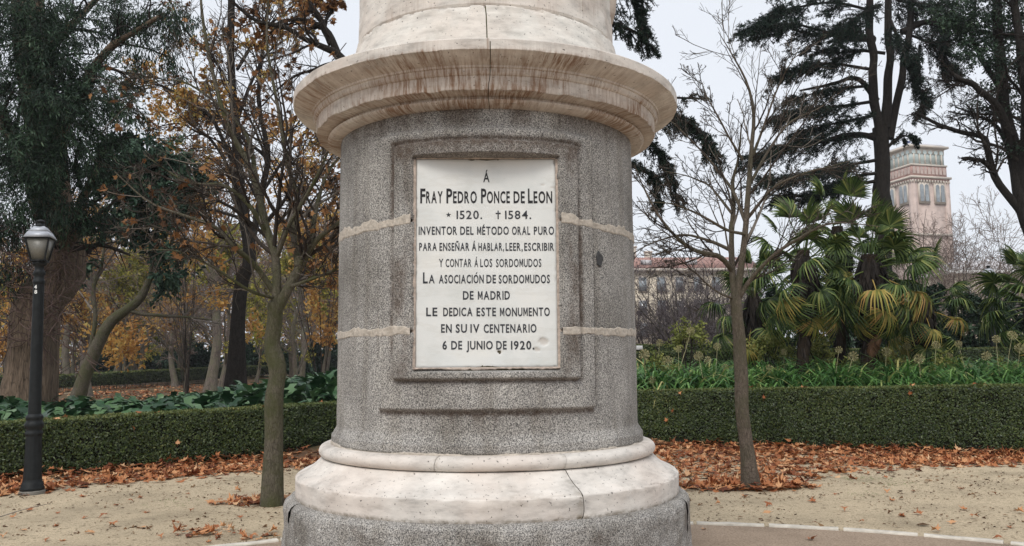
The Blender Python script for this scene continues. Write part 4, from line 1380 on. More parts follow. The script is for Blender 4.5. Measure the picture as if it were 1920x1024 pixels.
# ------------------------------------------------------------------ cedars
def cedar(name, label, lines, Y, tiers, n_sp, seed, needle=.11, droop=.55, dens=34):
    rng = np.random.default_rng(seed)
    P, R = limbs_from_pixels(lines, Y)
    b = P[0][0].copy()
    b[2] = float(hz(b[0], b[1]))
    P[0][0][2] = b[2] - .2
    R = rough_radius(R, seed)
    t = thing(name, label, 'tree', tuple(b))
    mk('trunk', [tubes(P[:1] - b, R[:1], 14)], M_BARKB, t, True)
    for i in range(1, len(P)):
        mk('branch', [tubes(P[i:i + 1] - b, R[i:i + 1], 8)], M_BARKB, t, True)
    # tiers: pixel polylines of boughs with a half width in metres
    Qs, bl = [], []
    for ti, (pts, hw, cnt) in enumerate(tiers):
        w = catmull(np.array([W(p[0], p[1], Y + (p[2] if len(p) > 2 else 0)) for p in pts]), 16)
        bl.append(w)
        for k in range(cnt):
            s = rng.uniform(.05, 1) ** .8 * 15
            i = min(int(s), 14)
            c = w[i] * (1 - (s - i)) + w[i + 1] * (s - i)
            tan = norm(w[i + 1] - w[i])
            side = norm(np.cross(tan, [0, 0, 1])) * rng.choice([-1, 1])
            d = norm(tan * rng.uniform(.2, 1.0) + side * rng.uniform(.1, 1) + np.array([0, 0, rng.normal(0, .12)]))
            L = hw * rng.uniform(.5, 1.15) * (1.15 - .5 * s / 15)
            q = [c + rng.normal(0, .05, 3)]
            for j in range(6):
                q.append(q[-1] + d * L / 6)
                d = norm(d + np.array([0, 0, -droop * .22]) + rng.normal(0, .07, 3))
            Qs.append(q)
    Q = np.array(Qs)
    RB = np.array([np.linspace(.07, .02, 16)] * len(bl))
    mk('boughs', [tubes(np.array(bl) - b, RB, 6)], M_BARKB, t, True)
    # drooping secondary twigs carrying needle tufts
    Q2, r2 = sprout(Q, np.full(Q.shape[:2], .012), 7, .1, 1.0, .7, .40, 4, .10, -droop * .30, .6, .005, rng=rng)
    tag(mk('twigs', [tubes(Q - b, np.full(Q.shape[:2], .012), 3), tubes(Q2 - b, r2, 3)], M_TWIGD, t), kind='stuff')
    m = len(Q2)
    idx = np.repeat(np.arange(m), dens)
    s = rng.uniform(0, 3, len(idx))
    i = np.minimum(s.astype(int), 2)
    f = (s - i)[:, None]
    C = Q2[idx, i] * (1 - f) + Q2[idx, i + 1] * f
    tan = norm(Q2[idx, i + 1] - Q2[idx, i])
    D = tan * .6 + rdir(len(idx), rng) * .75 + np.array([0, 0, .12])
    rn = np.clip(rng.random(m)[idx] * .5 + rng.random(len(idx)) * .5, 0, 1)
    V, F, _ = leaves(C - b, D, rdir(len(idx), rng), needle * rng.uniform(.6, 1.2, len(idx)), LANCEW, 0, rng)
    tag(mk('needles', [(V, F, rn)], M_CEDAR, t), kind='stuff')
    return t

C1 = [([(1656, 700), (1656, 560), (1654, 400), (1655, 330), (1650, 240)], .36, .27),
      ([(1650, 245), (1636, 150), (1632, 60), (1630, -60)], .20, .12),
      ([(1660, 240), (1664, 150), (1667, 60), (1668, -60)], .20, .12),
      ([(1668, 260), (1690, 150), (1702, 70), (1712, -60)], .17, .10),
      ([(1690, 60), (1740, 42), (1790, 48), (1850, 62), (1930, 75)], .14, .08),
      ([(1640, 75), (1590, 72), (1530, 66), (1470, 50)], .13, .04),
      ([(1645, 190), (1610, 150), (1570, 155), (1500, 170)], .12, .04),
      ([(1650, 262), (1600, 250), (1540, 265), (1480, 280)], .13, .04)]
T1 = [([(1640, 70), (1560, 62), (1480, 45, -1), (1385, 60, -1.5)], 1.2, 75),
      ([(1635, 20), (1560, 5), (1480, 18), (1420, 45)], 1.2, 60),
      ([(1632, 130), (1560, 120), (1500, 128), (1455, 145)], 1.1, 45),
      ([(1640, 190), (1570, 200), (1510, 205, -.5), (1460, 218, -.8)], 1.2, 55),
      ([(1645, 250), (1570, 262), (1490, 270), (1400, 300)], 1.4, 70),
      ([(1645, 300), (1590, 310), (1520, 325, -1), (1430, 340, -1)], 1.4, 65),
      ([(1640, 340), (1580, 350), (1520, 365), (1465, 372)], 1.0, 40),
      ([(1650, -10), (1700, 5), (1750, 20), (1775, 45)], 1.4, 70),
      ([(1690, 60), (1730, 75), (1765, 95), (1782, 130)], 1.1, 55),
      ([(1670, 40, -1), (1690, 85, -1.4), (1715, 130, -1.6)], 1.0, 40),
      ([(1690, 110), (1715, 150), (1730, 185), (1722, 215)], .8, 34),
      ([(1650, 10, -1.2), (1610, 30, -1.8), (1590, 60, -2)], 1.2, 40),
      ([(1640, -40), (1570, -50), (1490, -30)], 1.4, 40),
      ([(1700, -40), (1760, -50), (1830, -30)], 1.4, 30),
      ([(1660, 280), (1690, 255), (1715, 262)], .6, 10)]
T1 = [(a_, hw_ * 1.2, int(c_ * 1.5)) for a_, hw_, c_ in T1]
T1 += [([(1645, 215), (1600, 225), (1550, 235), (1500, 250)], 1.2, 50), ([(1640, 160), (1590, 165), (1540, 172), (1490, 185)], 1.1, 45), ([(1642, 325), (1610, 330), (1570, 345), (1530, 370)], 1.2, 50), ([(1660, 100, .5), (1610, 95, .8), (1560, 100, 1), (1500, 95, 1)], 1.1, 40)]
cedar('cedar_tree', 'tall dark cedar with several parallel trunks and drooping tiers behind the palms', C1, 31, T1, 0, 21, needle=.115, dens=20)
C2_ = [([(1085, 760), (1088, 500), (1090, 300), (1085, 0), (1080, -160)], .34, .20)]
T2_ = [([(1090, 190), (1180, 190), (1260, 215), (1330, 262, -.4)], .8, 60),
       ([(1090, 240), (1180, 245), (1240, 290), (1270, 370)], .8, 55),
       ([(1095, 320), (1170, 310), (1220, 330), (1235, 380)], .7, 40),
       ([(1088, -40), (1150, -30), (1190, 0), (1205, 60)], .85, 60),
       ([(1088, 20), (1140, 40), (1190, 60), (1225, 90)], .7, 30),
       ([(1090, 150), (1190, 175), (1240, 182), (1320, 185)], .5, 16),
       ([(1088, 260), (1180, 240, -.5), (1290, 230, -.6), (1345, 300, -.6)], .8, 40)]
cedar('cedar_tree', 'cedar hidden behind the monument whose drooping dark boughs show under the cornice at right', C2_, 19, T2_, 0, 23, needle=.075, dens=22, droop=.9)

# dark gnarled tree at the right edge
K1 = [([(1990, 760), (1975, 600), (1950, 480), (1918, 392), (1900, 300), (1890, 220), (1880, 140), (1870, 60), (1868, -60)], .27, .10),
      ([(1925, 410), (1880, 352), (1860, 312), (1848, 275), (1838, 258), (1805, 248), (1772, 237), (1745, 226), (1716, 212)], .12, .035),
      ([(1866, 322), (1845, 305), (1826, 298), (1806, 298)], .075, .05),
      ([(1900, 290), (1880, 220, -.4), (1840, 170, -.6), (1800, 150, -.8), (1775, 130, -.8)], .12, .04),
      ([(1915, 380), (1925, 250, -.3), (1915, 120, -.5), (1900, 0, -.6)], .16, .10),
      ([(1885, 180), (1840, 110, .3), (1820, 60, .5), (1830, 0, .6)], .09, .03),
      ([(1900, 300), (1870, 240, .6), (1830, 215, .9), (1790, 200, 1.2)], .07, .02)]
kt = build_tree('gnarled_tree', 'dark gnarled tree at the right edge with a crooked limb reaching towards the brick tower', 'tree', K1, 22, M_BARKB, M_TWIGD,
                [(14, .15, .98, .8, .42, 7, .24, .0, .42, .009, 4), (7, .15, .98, .85, .5, 6, .28, 0, .6, .0065, 3), (5, .15, .98, .8, .5, 4, .28, 0, .7, .0050, 3)], seed=31)
kspec = [(1830, 30, 45, 0), (1880, 60, 50, .3), (1910, 130, 45, 0), (1850, 110, 40, -.3), (1900, 200, 40, .2), (1780, 20, 30, .3), (1840, 190, 26, 0), (1900, 10, 50, 0), (1760, 30, 22, 0), (1890, 270, 22, 0), (1810, 90, 20, .2)]
crown(None, 22, kspec, 13000, .085, OVAL, .2, M_EVER, kt, origin=np.array(kt.location), seed=16, spread=.4)

# ------------------------------------------------------------------ hedges
HLEAF = (np.array([[0, 0, 0], [.26, .45, .04], [0, 1, -.04], [-.26, .45, .04]]), np.array([[0, 1, 2, 3]]))
def hedge(name, label, line, thick, leaf, per_m2, seed, gap=.0, stems=7, topm=M_HEDGET, inner=True):
    """line = [(x, y, top z)] along the foot of the front face"""
    rng = np.random.default_rng(seed)
    L = np.array(line, float)
    seg = np.r_[0, np.cumsum(np.linalg.norm(np.diff(L[:, :2], axis=0), axis=1))]
    tot = seg[-1]
    def at(s):
        x, y, zt = np.interp(s, seg, L[:, 0]), np.interp(s, seg, L[:, 1]), np.interp(s, seg, L[:, 2])
        e = .05
        dx = np.interp(np.minimum(s + e, tot), seg, L[:, 0]) - np.interp(np.maximum(s - e, 0), seg, L[:, 0])
        dy = np.interp(np.minimum(s + e, tot), seg, L[:, 1]) - np.interp(np.maximum(s - e, 0), seg, L[:, 1])
        n_ = np.hypot(dx, dy) + 1e-9
        return x, y, zt, -dy / n_ * 1.0, dx / n_
    x0, y0 = L[0, 0], L[0, 1]
    b = np.array([x0, y0, float(hz(x0, y0))])
    t = thing(name, label, 'hedge', tuple(b))
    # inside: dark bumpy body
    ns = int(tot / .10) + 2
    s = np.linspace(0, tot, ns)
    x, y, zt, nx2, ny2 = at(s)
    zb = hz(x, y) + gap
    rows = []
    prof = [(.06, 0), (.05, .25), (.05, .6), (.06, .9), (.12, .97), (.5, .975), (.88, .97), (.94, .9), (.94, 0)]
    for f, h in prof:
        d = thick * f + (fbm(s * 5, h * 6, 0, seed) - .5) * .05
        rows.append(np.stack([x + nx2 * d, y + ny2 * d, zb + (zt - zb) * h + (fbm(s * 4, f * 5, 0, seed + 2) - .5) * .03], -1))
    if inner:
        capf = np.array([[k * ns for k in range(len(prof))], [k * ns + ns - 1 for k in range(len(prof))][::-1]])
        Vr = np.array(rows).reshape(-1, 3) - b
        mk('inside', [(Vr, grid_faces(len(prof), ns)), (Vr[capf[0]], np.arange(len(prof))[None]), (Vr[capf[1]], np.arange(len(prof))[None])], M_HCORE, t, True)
    h_ = float((zt - zb).mean())
    def shell(n, face):
        s = rng.uniform(0, tot, n)
        x, y, zt, nx2, ny2 = at(s)
        zb = hz(x, y) + gap
        if face == 'front' or face == 'back':
            h = rng.random(n) ** (.93)
            dep = np.abs(rng.normal(0, .025, n)) - .02 + (fbm(s * 3, h * 3, 0, seed + 4) - .5) * .07 + .05 * sst(.3, .0, h)
            hole = fbm(s * 6, h * 5, 0, seed + 9)
            keep = (hole > .36 + .18 * sst(.22, .0, h)) | (rng.random(n) < .35)
            d = dep if face == 'front' else thick - dep
            sg = -1 if face == 'front' else 1
            C = np.stack([x + nx2 * d, y + ny2 * d, zb + (zt - zb) * h - .012], -1)
            N_ = np.stack([nx2 * sg, ny2 * sg, np.full(n, .35)], -1)
        else:
            d = rng.uniform(0, thick, n)
            C = np.stack([x + nx2 * d, y + ny2 * d, zt - np.abs(rng.normal(0, .014, n)) + (fbm(s * 3, d * 3, 0, seed + 6) - .5) * .035], -1)
            N_ = np.stack([0 * x, 0 * x, np.ones(n)], -1)
            keep = np.ones(n, bool)
        C, N_ = C[keep], N_[keep]
        m = len(C)
        Nn = norm(N_ + rng.normal(0, .55, (m, 3)))
        D = norm(np.cross(Nn, rdir(m, rng)) + np.array([0, 0, .25]))
        base = vn(C[:, 0] * 1.3, C[:, 1] * 1.3, C[:, 2] * 2.5, seed)
        rn = np.clip(rng.random(m) * .75 + base * .25, 0, 1)
        V, F, _ = leaves(C - b, D, Nn, leaf * rng.uniform(.7, 1.45, m), HLEAF, 0, rng)
        return V, F, rn
    nf = int(tot * h_ * per_m2)
    tag(mk('foliage', [shell(nf, 'front'), shell(nf // 12, 'back')], M_HEDGE, t), kind='stuff')
    tag(mk('top_foliage', [shell(int(tot * thick * per_m2), 'top')], topm, t), kind='stuff')
    if stems:
        n = int(tot * stems)
        s = rng.uniform(0, tot, n)
        x, y, zt, nx2, ny2 = at(s)
        d = rng.uniform(.10, thick * .6, n)
        p0 = np.stack([x + nx2 * d, y + ny2 * d, hz(x, y) - .03], -1)
        ln = rng.normal(0, .025, (n, 3)) * [1, 1, 0]
        hh = np.array([0, 0, 1.]) * rng.uniform(.25, .55, (n, 1)) + gap * np.array([0, 0, 1.])
        P = np.stack([p0, p0 + ln * .6 + hh * .5, p0 + ln + hh], 1)
        tag(mk('stems', [tubes(P - b, np.tile(rng.uniform(.006, .013, (n, 1)), (1, 3)), 5)], M_TWIG, t, True), kind='stuff')
    return t, at, tot

def ztop(u, v, Yd):
    return W(u, v, Yd)[2]
lh, lat, ltot = hedge('clipped_hedge', 'low clipped box hedge behind the lamp post left of the monument',
                      [(LHa[0], LHa[1], .72), (LH0[0], LH0[1], ztop(0, 795, LH0[1])), ((LH0[0] + LH1[0]) / 2, (LH0[1] + LH1[1]) / 2, .5 * (ztop(0, 795, LH0[1]) + ztop(628, 757, LH1[1]))),
                       (LH1[0], LH1[1], ztop(628, 757, LH1[1])), (LHb[0], LHb[1], ztop(628, 757, LH1[1]) + .02)], .62, .034, 7500, 3, stems=16)
rh, rat, rtot = hedge('clipped_hedge', 'low clipped box hedge behind the leaning bare tree right of the monument',
                      [(RHa[0], RHa[1], ztop(1195, 734, RH0[1])), (RH0[0], RH0[1], ztop(1195, 734, RH0[1])), (RH1[0], RH1[1], ztop(1920, 724, RH1[1])), (RHb[0], RHb[1], ztop(1920, 724, RH1[1]))],
                      .65, .034, 7300, 5, stems=18)
M_HEDGE2 = M_HEDGE
a, b_, c_ = W(1120, 680, 21.5), W(1500, 680, 21.8), W(1980, 680, 22.2)
hedge('far_hedge', 'second clipped hedge behind the seed-head bed, its straight top passing behind the palms',
      [(a[0], a[1], ztop(1120, 662, 21.5)), (b_[0], b_[1], ztop(1500, 656, 21.8)), (c_[0], c_[1], ztop(1980, 652, 22.2))], .6, .045, 2200, 7, stems=0)
a, b_ = W(1120, 680, 27), W(1420, 680, 27.5)
hedge('far_hedge', 'third dark hedge seen between the monument and the leaning bare tree, behind the second hedge',
      [(a[0], a[1], ztop(1120, 648, 27)), (b_[0], b_[1], ztop(1420, 646, 27.5))], .8, .06, 1300, 8, stems=0)
pts = [G(-60, 752), G(105, 738), G(387, 719), G(560, 713), G(760, 709)]
tops = [708, 705, 690, 684, 680]
hedge('far_hedge', 'long thin far hedge with bare stems showing at its foot beyond the left bed',
      [(p[0], p[1], ztop(u, v, p[1])) for p, u, v in zip(pts, (-60, 105, 387, 560, 760), tops)], .7, .10, 420, 9, gap=.30, stems=9, inner=True)
# pale far path glimpsed under that hedge
V = []
for p, w_ in zip(pts, (8, 9, 11, 12, 13)):
    for f in (1.2, 1.2 + w_):
        V.append((p[0], p[1] + f, float(hz(p[0], p[1] + f)) + .012))
tag(mk('far_path', [(np.array(V), grid_faces(5, 2)[:, ::-1])], M_SAND), kind='structure')

# ------------------------------------------------------------------ fallen leaves
def bound(u_v):
    g = np.array([G(u, v)[:2] for u, v in u_v])
    return g[:, 0], g[:, 1]
bxl, byl = bound([(-60, 945), (0, 936), (160, 919), (400, 898), (560, 884), (640, 876)])
bxr, byr = bound([(1180, 930), (1250, 922), (1330, 921), (1430, 919), (1500, 903), (1580, 892), (1700, 884), (1920, 876), (2000, 875)])
def litter(name, n, xlo, xhi, bx, by, fy, seed, label, fade=.35):
    rng = np.random.default_rng(seed)
    x = rng.uniform(xlo, xhi, n * 3)
    y1 = fy(x) + .12
    y0 = np.interp(x, bx, by)
    f = rng.random(n * 3)
    y = y1 + (y0 - y1 - fade) * f ** 1.15
    q = (y - y0) / (y1 - y0 + 1e-6)
    dens = sst(-.12, .30, q) * (.35 + .9 * fbm(x * 1.3, y * 1.3, 0, seed))
    keep = rng.random(n * 3) < dens
    x, y, q = x[keep][:n], y[keep][:n], q[keep][:n]
    m = len(x)
    z = .02 + np.abs(rng.normal(0, .022, m)) * (.4 + 1.5 * sst(.5, 1.0, q)) + .05 * sst(.8, 1.02, q)
    tl = rng.normal(0, .20, (m, 3)) + np.array([0, 0, 1.])
    an = rng.uniform(0, 2 * PI, m)
    D = np.stack([np.cos(an), np.sin(an), rng.normal(0, .10, m)], -1)
    ch = leaves(np.stack([x, y, z], -1), D, tl, rng.uniform(.07, .14, m), MAPLE, .24, rng)
    return tag(mk(name, [ch], M_LITTER), label, 'fallen leaves', kind='stuff')
fyl = lambda x: np.interp(x, [LHa[0], LHb[0]], [LHa[1], LHb[1]])
fyr = lambda x: np.interp(x, [RHa[0], RHb[0]], [RHa[1], RHb[1]])
litter('leaf_litter', 3600, LHa[0], LHb[0], bxl, byl, fyl, 3, 'drift of rusty fallen plane leaves along the foot of the left hedge')
litter('leaf_litter', 5600, RHa[0], RHb[0] - .5, bxr, byr, fyr, 4, 'wide carpet of rusty fallen leaves in front of the right hedge', fade=.5)
def pile(u, v, rx, ry, n, seed, label, size=(.05, .12), hgt=.02):
    rng = np.random.default_rng(seed)
    c = G(u, v)
    a = rng.uniform(0, 2 * PI, n)
    r = rng.random(n) ** .7
    x, y = c[0] + rx * r * np.cos(a) * rng.uniform(.7, 1.3, n), c[1] + ry * r * np.sin(a) * rng.uniform(.7, 1.3, n)
    D = np.stack([np.cos(a * 3), np.sin(a * 3), rng.normal(0, .1, n)], -1)
    ch = leaves(np.stack([x, y, .022 + np.abs(rng.normal(0, hgt, n))], -1), D, rng.normal(0, .22, (n, 3)) + np.array([0, 0, 1.]), rng.uniform(*size, n), MAPLE, .28, rng)
    tag(mk('leaf_pile', [ch], M_LITTER), label, 'fallen leaves', kind='stuff')
pile(385, 1002, .28, .20, 60, 2, 'small dark pile of crumbled leaves on the sand between the lamp post and the monument', (.03, .09))
pile(490, 944, .50, .28, 170, 3, 'ring of dark leaves round the foot of the young mossy tree')
pile(1405, 915, .75, .42, 330, 4, 'heap of leaves round the foot of the leaning bare tree', (.08, .16), .03)
pile(475, 1012, .35, .15, 26, 6, 'few curled leaves on the sand beside the left foot of the plinth', (.03, .08))
# crumbs and bits over the whole path
rg = np.random.default_rng(9)
n = 30000
x, y = rg.uniform(-9, 11, n), 5 + rg.random(n) ** .7 * 9.5
kp = (y < front_y(x) - .2) & (fbm(x * 1.2, y * 2.2, 0, 55) > .44) & (np.hypot(x - CX, y - CY) > 1.5)
kp &= (np.hypot(x - RC[0], y - RC[1]) > RR + .05) | (rg.random(n) < .12)
x, y = x[kp], y[kp]
m = len(x)
an = rg.uniform(0, 2 * PI, m)
tag(mk('leaf_crumbs', [leaves(np.stack([x, y, np.full(m, .023)], -1), np.stack([np.cos(an), np.sin(an), 0 * an], -1), rg.normal(0, .25, (m, 3)) + np.array([0, 0, 1.]),
                              np.exp(rg.normal(-3.9, .5, m)), RHOMB, .3, rg)], M_CRUMB), 'fine crumbs of broken leaves scattered over the sandy path', 'leaf crumbs', kind='stuff')
# leaves scattered one by one on the path
def leafmesh(seed, curl=.32):
    rng = np.random.default_rng(seed)
    V, F, _ = leaves(np.zeros((1, 3)), np.array([[0, 1., 0]]), np.array([[0, 0, 1.]]), 1.0, MAPLE, curl, rng)
    V[:, 2] -= V[:, 2].min()
    st = np.array([[0, -.12, 0], [.03, -.12, .01], [.05, -.6, .10], [.03, -.6, .10]]) + [0, 0, V[1, 2]]
    return [(V, F, np.full(len(F), rng.random() * .8 + .1)), (st, np.array([[0, 1, 2, 3]]), np.array([.3]))]
LP = [(1324, 1000), (1524, 988), (1674, 943), (1664, 925), (1716, 925), (1721, 969), (1685, 971), (1825, 977), (1793, 985), (1879, 1019), (1814, 960), (1908, 966), (1895, 994),
      (1660, 900), (1565, 931), (1583, 961), (1444, 964), (1441, 951), (1402, 935), (1350, 950), (1806, 920), (1515, 1020), (1530, 945), (1620, 985), (1740, 905), (1860, 930), (1490, 925), (1760, 1003),
      (277, 964), (155, 976), (107, 967), (213, 993), (263, 995), (90, 1018), (122, 1019), (520, 1002), (412, 1007), (213, 952), (267, 937), (360, 963), (43, 998), (200, 974), (387, 1021), (7, 1012),
      (60, 960), (330, 985), (450, 975), (300, 1012), (170, 1005), (240, 945), (20, 975), (440, 925), (150, 935), (350, 930), (110, 990)]
lm_ = [leafmesh(s_) for s_ in range(100, 108)]
lproto = [mk('fallen_leaf', m_, M_LITTER) for m_ in lm_]
used = set()
rg = np.random.default_rng(12)
lab_r = 'brown fallen leaf lying by itself on the open sand right of the monument'
lab_l = 'brown fallen leaf lying by itself on the open sand left of the monument'
lab_f = 'brown fallen leaf lying inside the white edging ring'
for k, (u, v) in enumerate(LP):
    g = G(u, v)
    j = k % 8
    if j in used:
        o = lproto[j].copy()
        COL.objects.link(o)
    else:
        o = lproto[j]
        used.add(j)
    inside = math.hypot(g[0] - RC[0], g[1] - RC[1]) < RR
    o.location = (g[0], g[1], .034 if inside else .020)
    o.rotation_euler = (float(rg.normal(0, .15)), float(rg.normal(0, .15)), float(rg.uniform(0, 6.28)))
    sc = float(rg.uniform(.05, .095))
    o.scale = (sc, sc, sc)
    tag(o, lab_f if inside else (lab_r if u > 900 else lab_l), 'leaf', 'leaves inside the ring' if inside else ('single leaves on the sand at right' if u > 900 else 'single leaves on the sand at left'))
# leaves caught on the hedges
HL = [(333, 833, 'l', 'rusty leaf caught halfway up the face of the left hedge'), (247, 807, 'l', 'small brown leaf caught near the top of the left hedge face'),
      (1251, 790, 'r', 'rusty leaf caught high on the right hedge face near the monument'), (1278, 740, 'r', 'pale leaf tucked under the hedge top nearest the monument at right'),
      (1431, 747, 'r', 'tan leaf on the right hedge just right of the leaning trunk'), (1708, 740, 'r', 'pale diamond-shaped leaf on the right hedge below the palms'),
      (1262, 773, 'r', 'dark red leaf on the hedge face between the monument and the leaning trunk')]
for k, (u, v, sd, lb) in enumerate(HL):
    f = fyl if sd == 'l' else fyr
    yy = 13.0
    for _ in range(20):
        yy = .5 * yy + .5 * (float(f(W(u, v, yy)[0])) - .06)
    o = lproto[k % 8].copy()
    COL.objects.link(o)
    o.location = W(u, v, yy)
    o.rotation_euler = (1.2 + .2 * k % .5, .2 * (k % 3), k * 1.7)
    o.scale = (.075,) * 3
    tag(o, lb, 'leaf')
    if 'group' in o: del o['group']
TLv = [(105, 783, 'l'), (125, 779, 'l'), (293, 762, 'l'), (258, 778, 'l'), (497, 757, 'l'), (600, 757, 'l'), (1505, 722, 'r'), (1512, 727, 'r'), (1700, 718, 'r'), (1710, 722, 'r'), (1765, 722, 'r'), (1825, 720, 'r'), (1850, 722, 'r'), (1410, 724, 'r')]
for k, (u, v, sd) in enumerate(TLv):
    f = fyl if sd == 'l' else fyr
    yy = 13.0
    for _ in range(20):
        yy = .5 * yy + .5 * (float(f(W(u, v, yy)[0])) + .2)
    x_ = W(u, v, yy)[0]
    at_, tt_ = (lat, ltot) if sd == 'l' else (rat, rtot)
    L0, L1 = (LHa, LHb) if sd == 'l' else (RHa, RHb)
    s_ = math.hypot(x_ - L0[0], float(f(x_)) - L0[1])
    zt = float(at_(s_)[2])
    o = lproto[(k * 3) % 8].copy()
    COL.objects.link(o)
    o.location = (x_, yy, zt + .005)
    o.rotation_euler = (.3, .2, k * 2.1)
    o.scale = (.085,) * 3
    tag(o, 'fallen leaf resting on the flat top of the ' + ('left' if sd == 'l' else 'right') + ' hedge', 'leaf', 'leaves on top of the ' + ('left' if sd == 'l' else 'right') + ' hedge')
# leaf cover on the ground of the woodland
rg = np.random.default_rng(19)
n = 15000
x, y = rg.uniform(-34, -1, n), 23 + rg.random(n) ** 1.3 * 40
ok = fbm(x * .3, y * .3, 0, 5) > .42
x, y = x[ok], y[ok]
m = len(x)
an = rg.uniform(0, 2 * PI, m)
tag(mk('woodland_leaf_cover', [leaves(np.stack([x, y, hz(x, y) + .03], -1), np.stack([np.cos(an), np.sin(an), 0 * an], -1), rg.normal(0, .3, (m, 3)) + np.array([0, 0, 1.]), rg.uniform(.12, .24, m), RHOMB, .3, rg)], M_LITTER),
    'rusty leaf cover on the ground under the woodland trees', 'fallen leaves', kind='stuff')
# grass tufts in the sand
def ribbons(P, Wd, upv=None):
    P, Wd = np.asarray(P, float), np.asarray(Wd, float)
    N, n, _ = P.shape
    T = norm(np.gradient(P, axis=1))
    up_ = np.array([0, 0, 1.]) if upv is None else upv
    S = norm(np.cross(T, np.broadcast_to(up_, T.shape)) + 1e-6)
    V = np.stack([P - S * Wd[..., None], P + S * Wd[..., None]], 2).reshape(-1, 3)
    F = grid_faces(n, 2)
    return V, (F[None] + (np.arange(N) * n * 2)[:, None, None]).reshape(-1, 4), np.repeat(RNG.random(N), len(F))
def blades(c, n, rad, L, w, spread, rng, npt=5, up0=1.0):
    a = rng.uniform(0, 2 * PI, n)
    r = rad * np.sqrt(rng.random(n))
    p = np.stack([c[0] + r * np.cos(a), c[1] + r * np.sin(a), np.full(n, c[2])], -1)
    b = a + rng.normal(0, .6, n)
    d = norm(np.stack([np.cos(b) * spread, np.sin(b) * spread, np.full(n, up0)], -1) * rng.uniform(.6, 1.2, (n, 1)) + np.array([0, 0, .2]))
    out = [p]
    Ls = L * rng.uniform(.6, 1.2, n)
    g = rng.uniform(.25, .55, n)
    for k in range(npt - 1):
        p = p + d * (Ls / (npt - 1))[:, None]
        out.append(p)
        d = norm(d + np.stack([d[:, 0] * .3, d[:, 1] * .3, -g * 1.6], -1))
    Wd = w * np.array([.7, 1, .95, .7, .08])[None, :npt] * rng.uniform(.7, 1.2, (n, 1))
    return np.stack(out, 1), Wd
rg = np.random.default_rng(14)
gl = []
for (u, v, rx, n) in ((1650, 905, .40, 240), (1612, 900, .2, 70), (1700, 912, .25, 60), (325, 946, .30, 60), (1625, 930, .2, 30), (530, 945, .12, 40)):
    c = G(u, v)
    P, Wd = blades((c[0], c[1], .01), n, rx, .05, .0025, .9, rg)
    gl.append(ribbons(P, Wd))
tag(mk('grass_sprigs', gl, M_GRASS), 'sparse green grass sprigs growing in the sandy path', 'grass', kind='stuff')
# sticks
def stick(u0, v0, u1, v1, r, label):
    a, b = G(u0, v0) + [0, 0, .03], G(u1, v1) + [0, 0, .035]
    P = catmull([a, a * .6 + b * .4 + np.array([0, .03, .01]), b], 8)
    o = mk('fallen_twig', [tubes((P - a)[None], np.linspace(r, r * .5, 8)[None], 6)], M_TWIG, None, True)
    o.location = a
    tag(o, label, 'twig')
stick(1374, 914, 1428, 921, .008, 'straight stick lying in the leaves at the foot of the leaning bare tree')
stick(0, 975, 95, 950, .005, 'thin curved twig on the sand just right of the lamp post foot')
stick(1395, 935, 1412, 936, .006, 'short stub of twig on the sand below the leaning bare tree')
stick(1500, 905, 1560, 900, .004, 'thin twig at the edge of the leaf carpet right of the leaning tree')

# ------------------------------------------------------------------ left bed: glossy lobed leaves
def lobed():
    V, F = [], []
    n = 7
    for k in range(n):
        y = k / (n - 1)
        w = .05 + .27 * math.sin(PI * min(1, y * .92 + .1)) ** .8
        w *= (1.0 if k % 2 else .52) if 1 < k < n - 1 else .5
        if k == n - 1: w = .01
        z = .30 * math.sin(y * PI * .75) - .42 * y * y
        tipback = .06 if k % 2 else 0
        V += [(-w, y + tipback, z - w * .15), (0, y, z - .03), (w, y + tipback, z - w * .15)]
    for k in range(n - 1):
        a = 3 * k
        F += [[a, a + 1, a + 4, a + 3], [a + 1, a + 2, a + 5, a + 4]]
    return np.array(V, float), np.array(F)
LOBED = lobed()
rg = np.random.default_rng(41)
# plants: rosettes of arching leaves
cx, cy = rg.uniform(-13, -.6, 1000), rg.uniform(12, 23.5, 1000)
ok = (cy > np.interp(cx, [LHa[0], LHb[0]], [LHa[1], LHb[1]]) + .95) & (cy < 23.5) & (cy < 19.5 + (cx + 12) * .35)
cx, cy = cx[ok], cy[ok]
m = 12
idx = np.repeat(np.arange(len(cx)), m)
an = rg.uniform(0, 2 * PI, len(idx))
el = rg.uniform(.25, 1.25, len(idx))
hh = rg.uniform(.05, .30, len(idx)) * (1 + .5 * sst(-7, -2, cx[idx]))
C = np.stack([cx[idx] + .08 * np.cos(an), cy[idx] + .08 * np.sin(an), hz(cx[idx], cy[idx]) + hh], -1)
D = np.stack([np.cos(an) * np.cos(el), np.sin(an) * np.cos(el), np.sin(el)], -1)
Nn = np.stack([-np.cos(an) * np.sin(el), -np.sin(an) * np.sin(el), np.cos(el)], -1) + rg.normal(0, .15, (len(idx), 3))
V, F, rn = leaves(C, D, Nn, rg.uniform(.22, .44, len(idx)), LOBED, .1, rg)
tag(mk('leafy_bed_plants', [(V, F, rn)], M_ACAN, None, True), 'bed of glossy dark green lobed leaves behind the left hedge', 'ground plants', kind='stuff')
c = W(335, 770, 14.6)
P, Wd = blades((0, 0, 0), 130, .10, .62, .010, .8, rg)
o = mk('spiky_grass_clump', [ribbons(P, Wd)], M_GRASS)
o.location = (c[0], c[1], float(hz(c[0], c[1])) + .15)
tag(o, 'fresh green spiky grass clump among the lobed leaves behind the left hedge', 'plant')

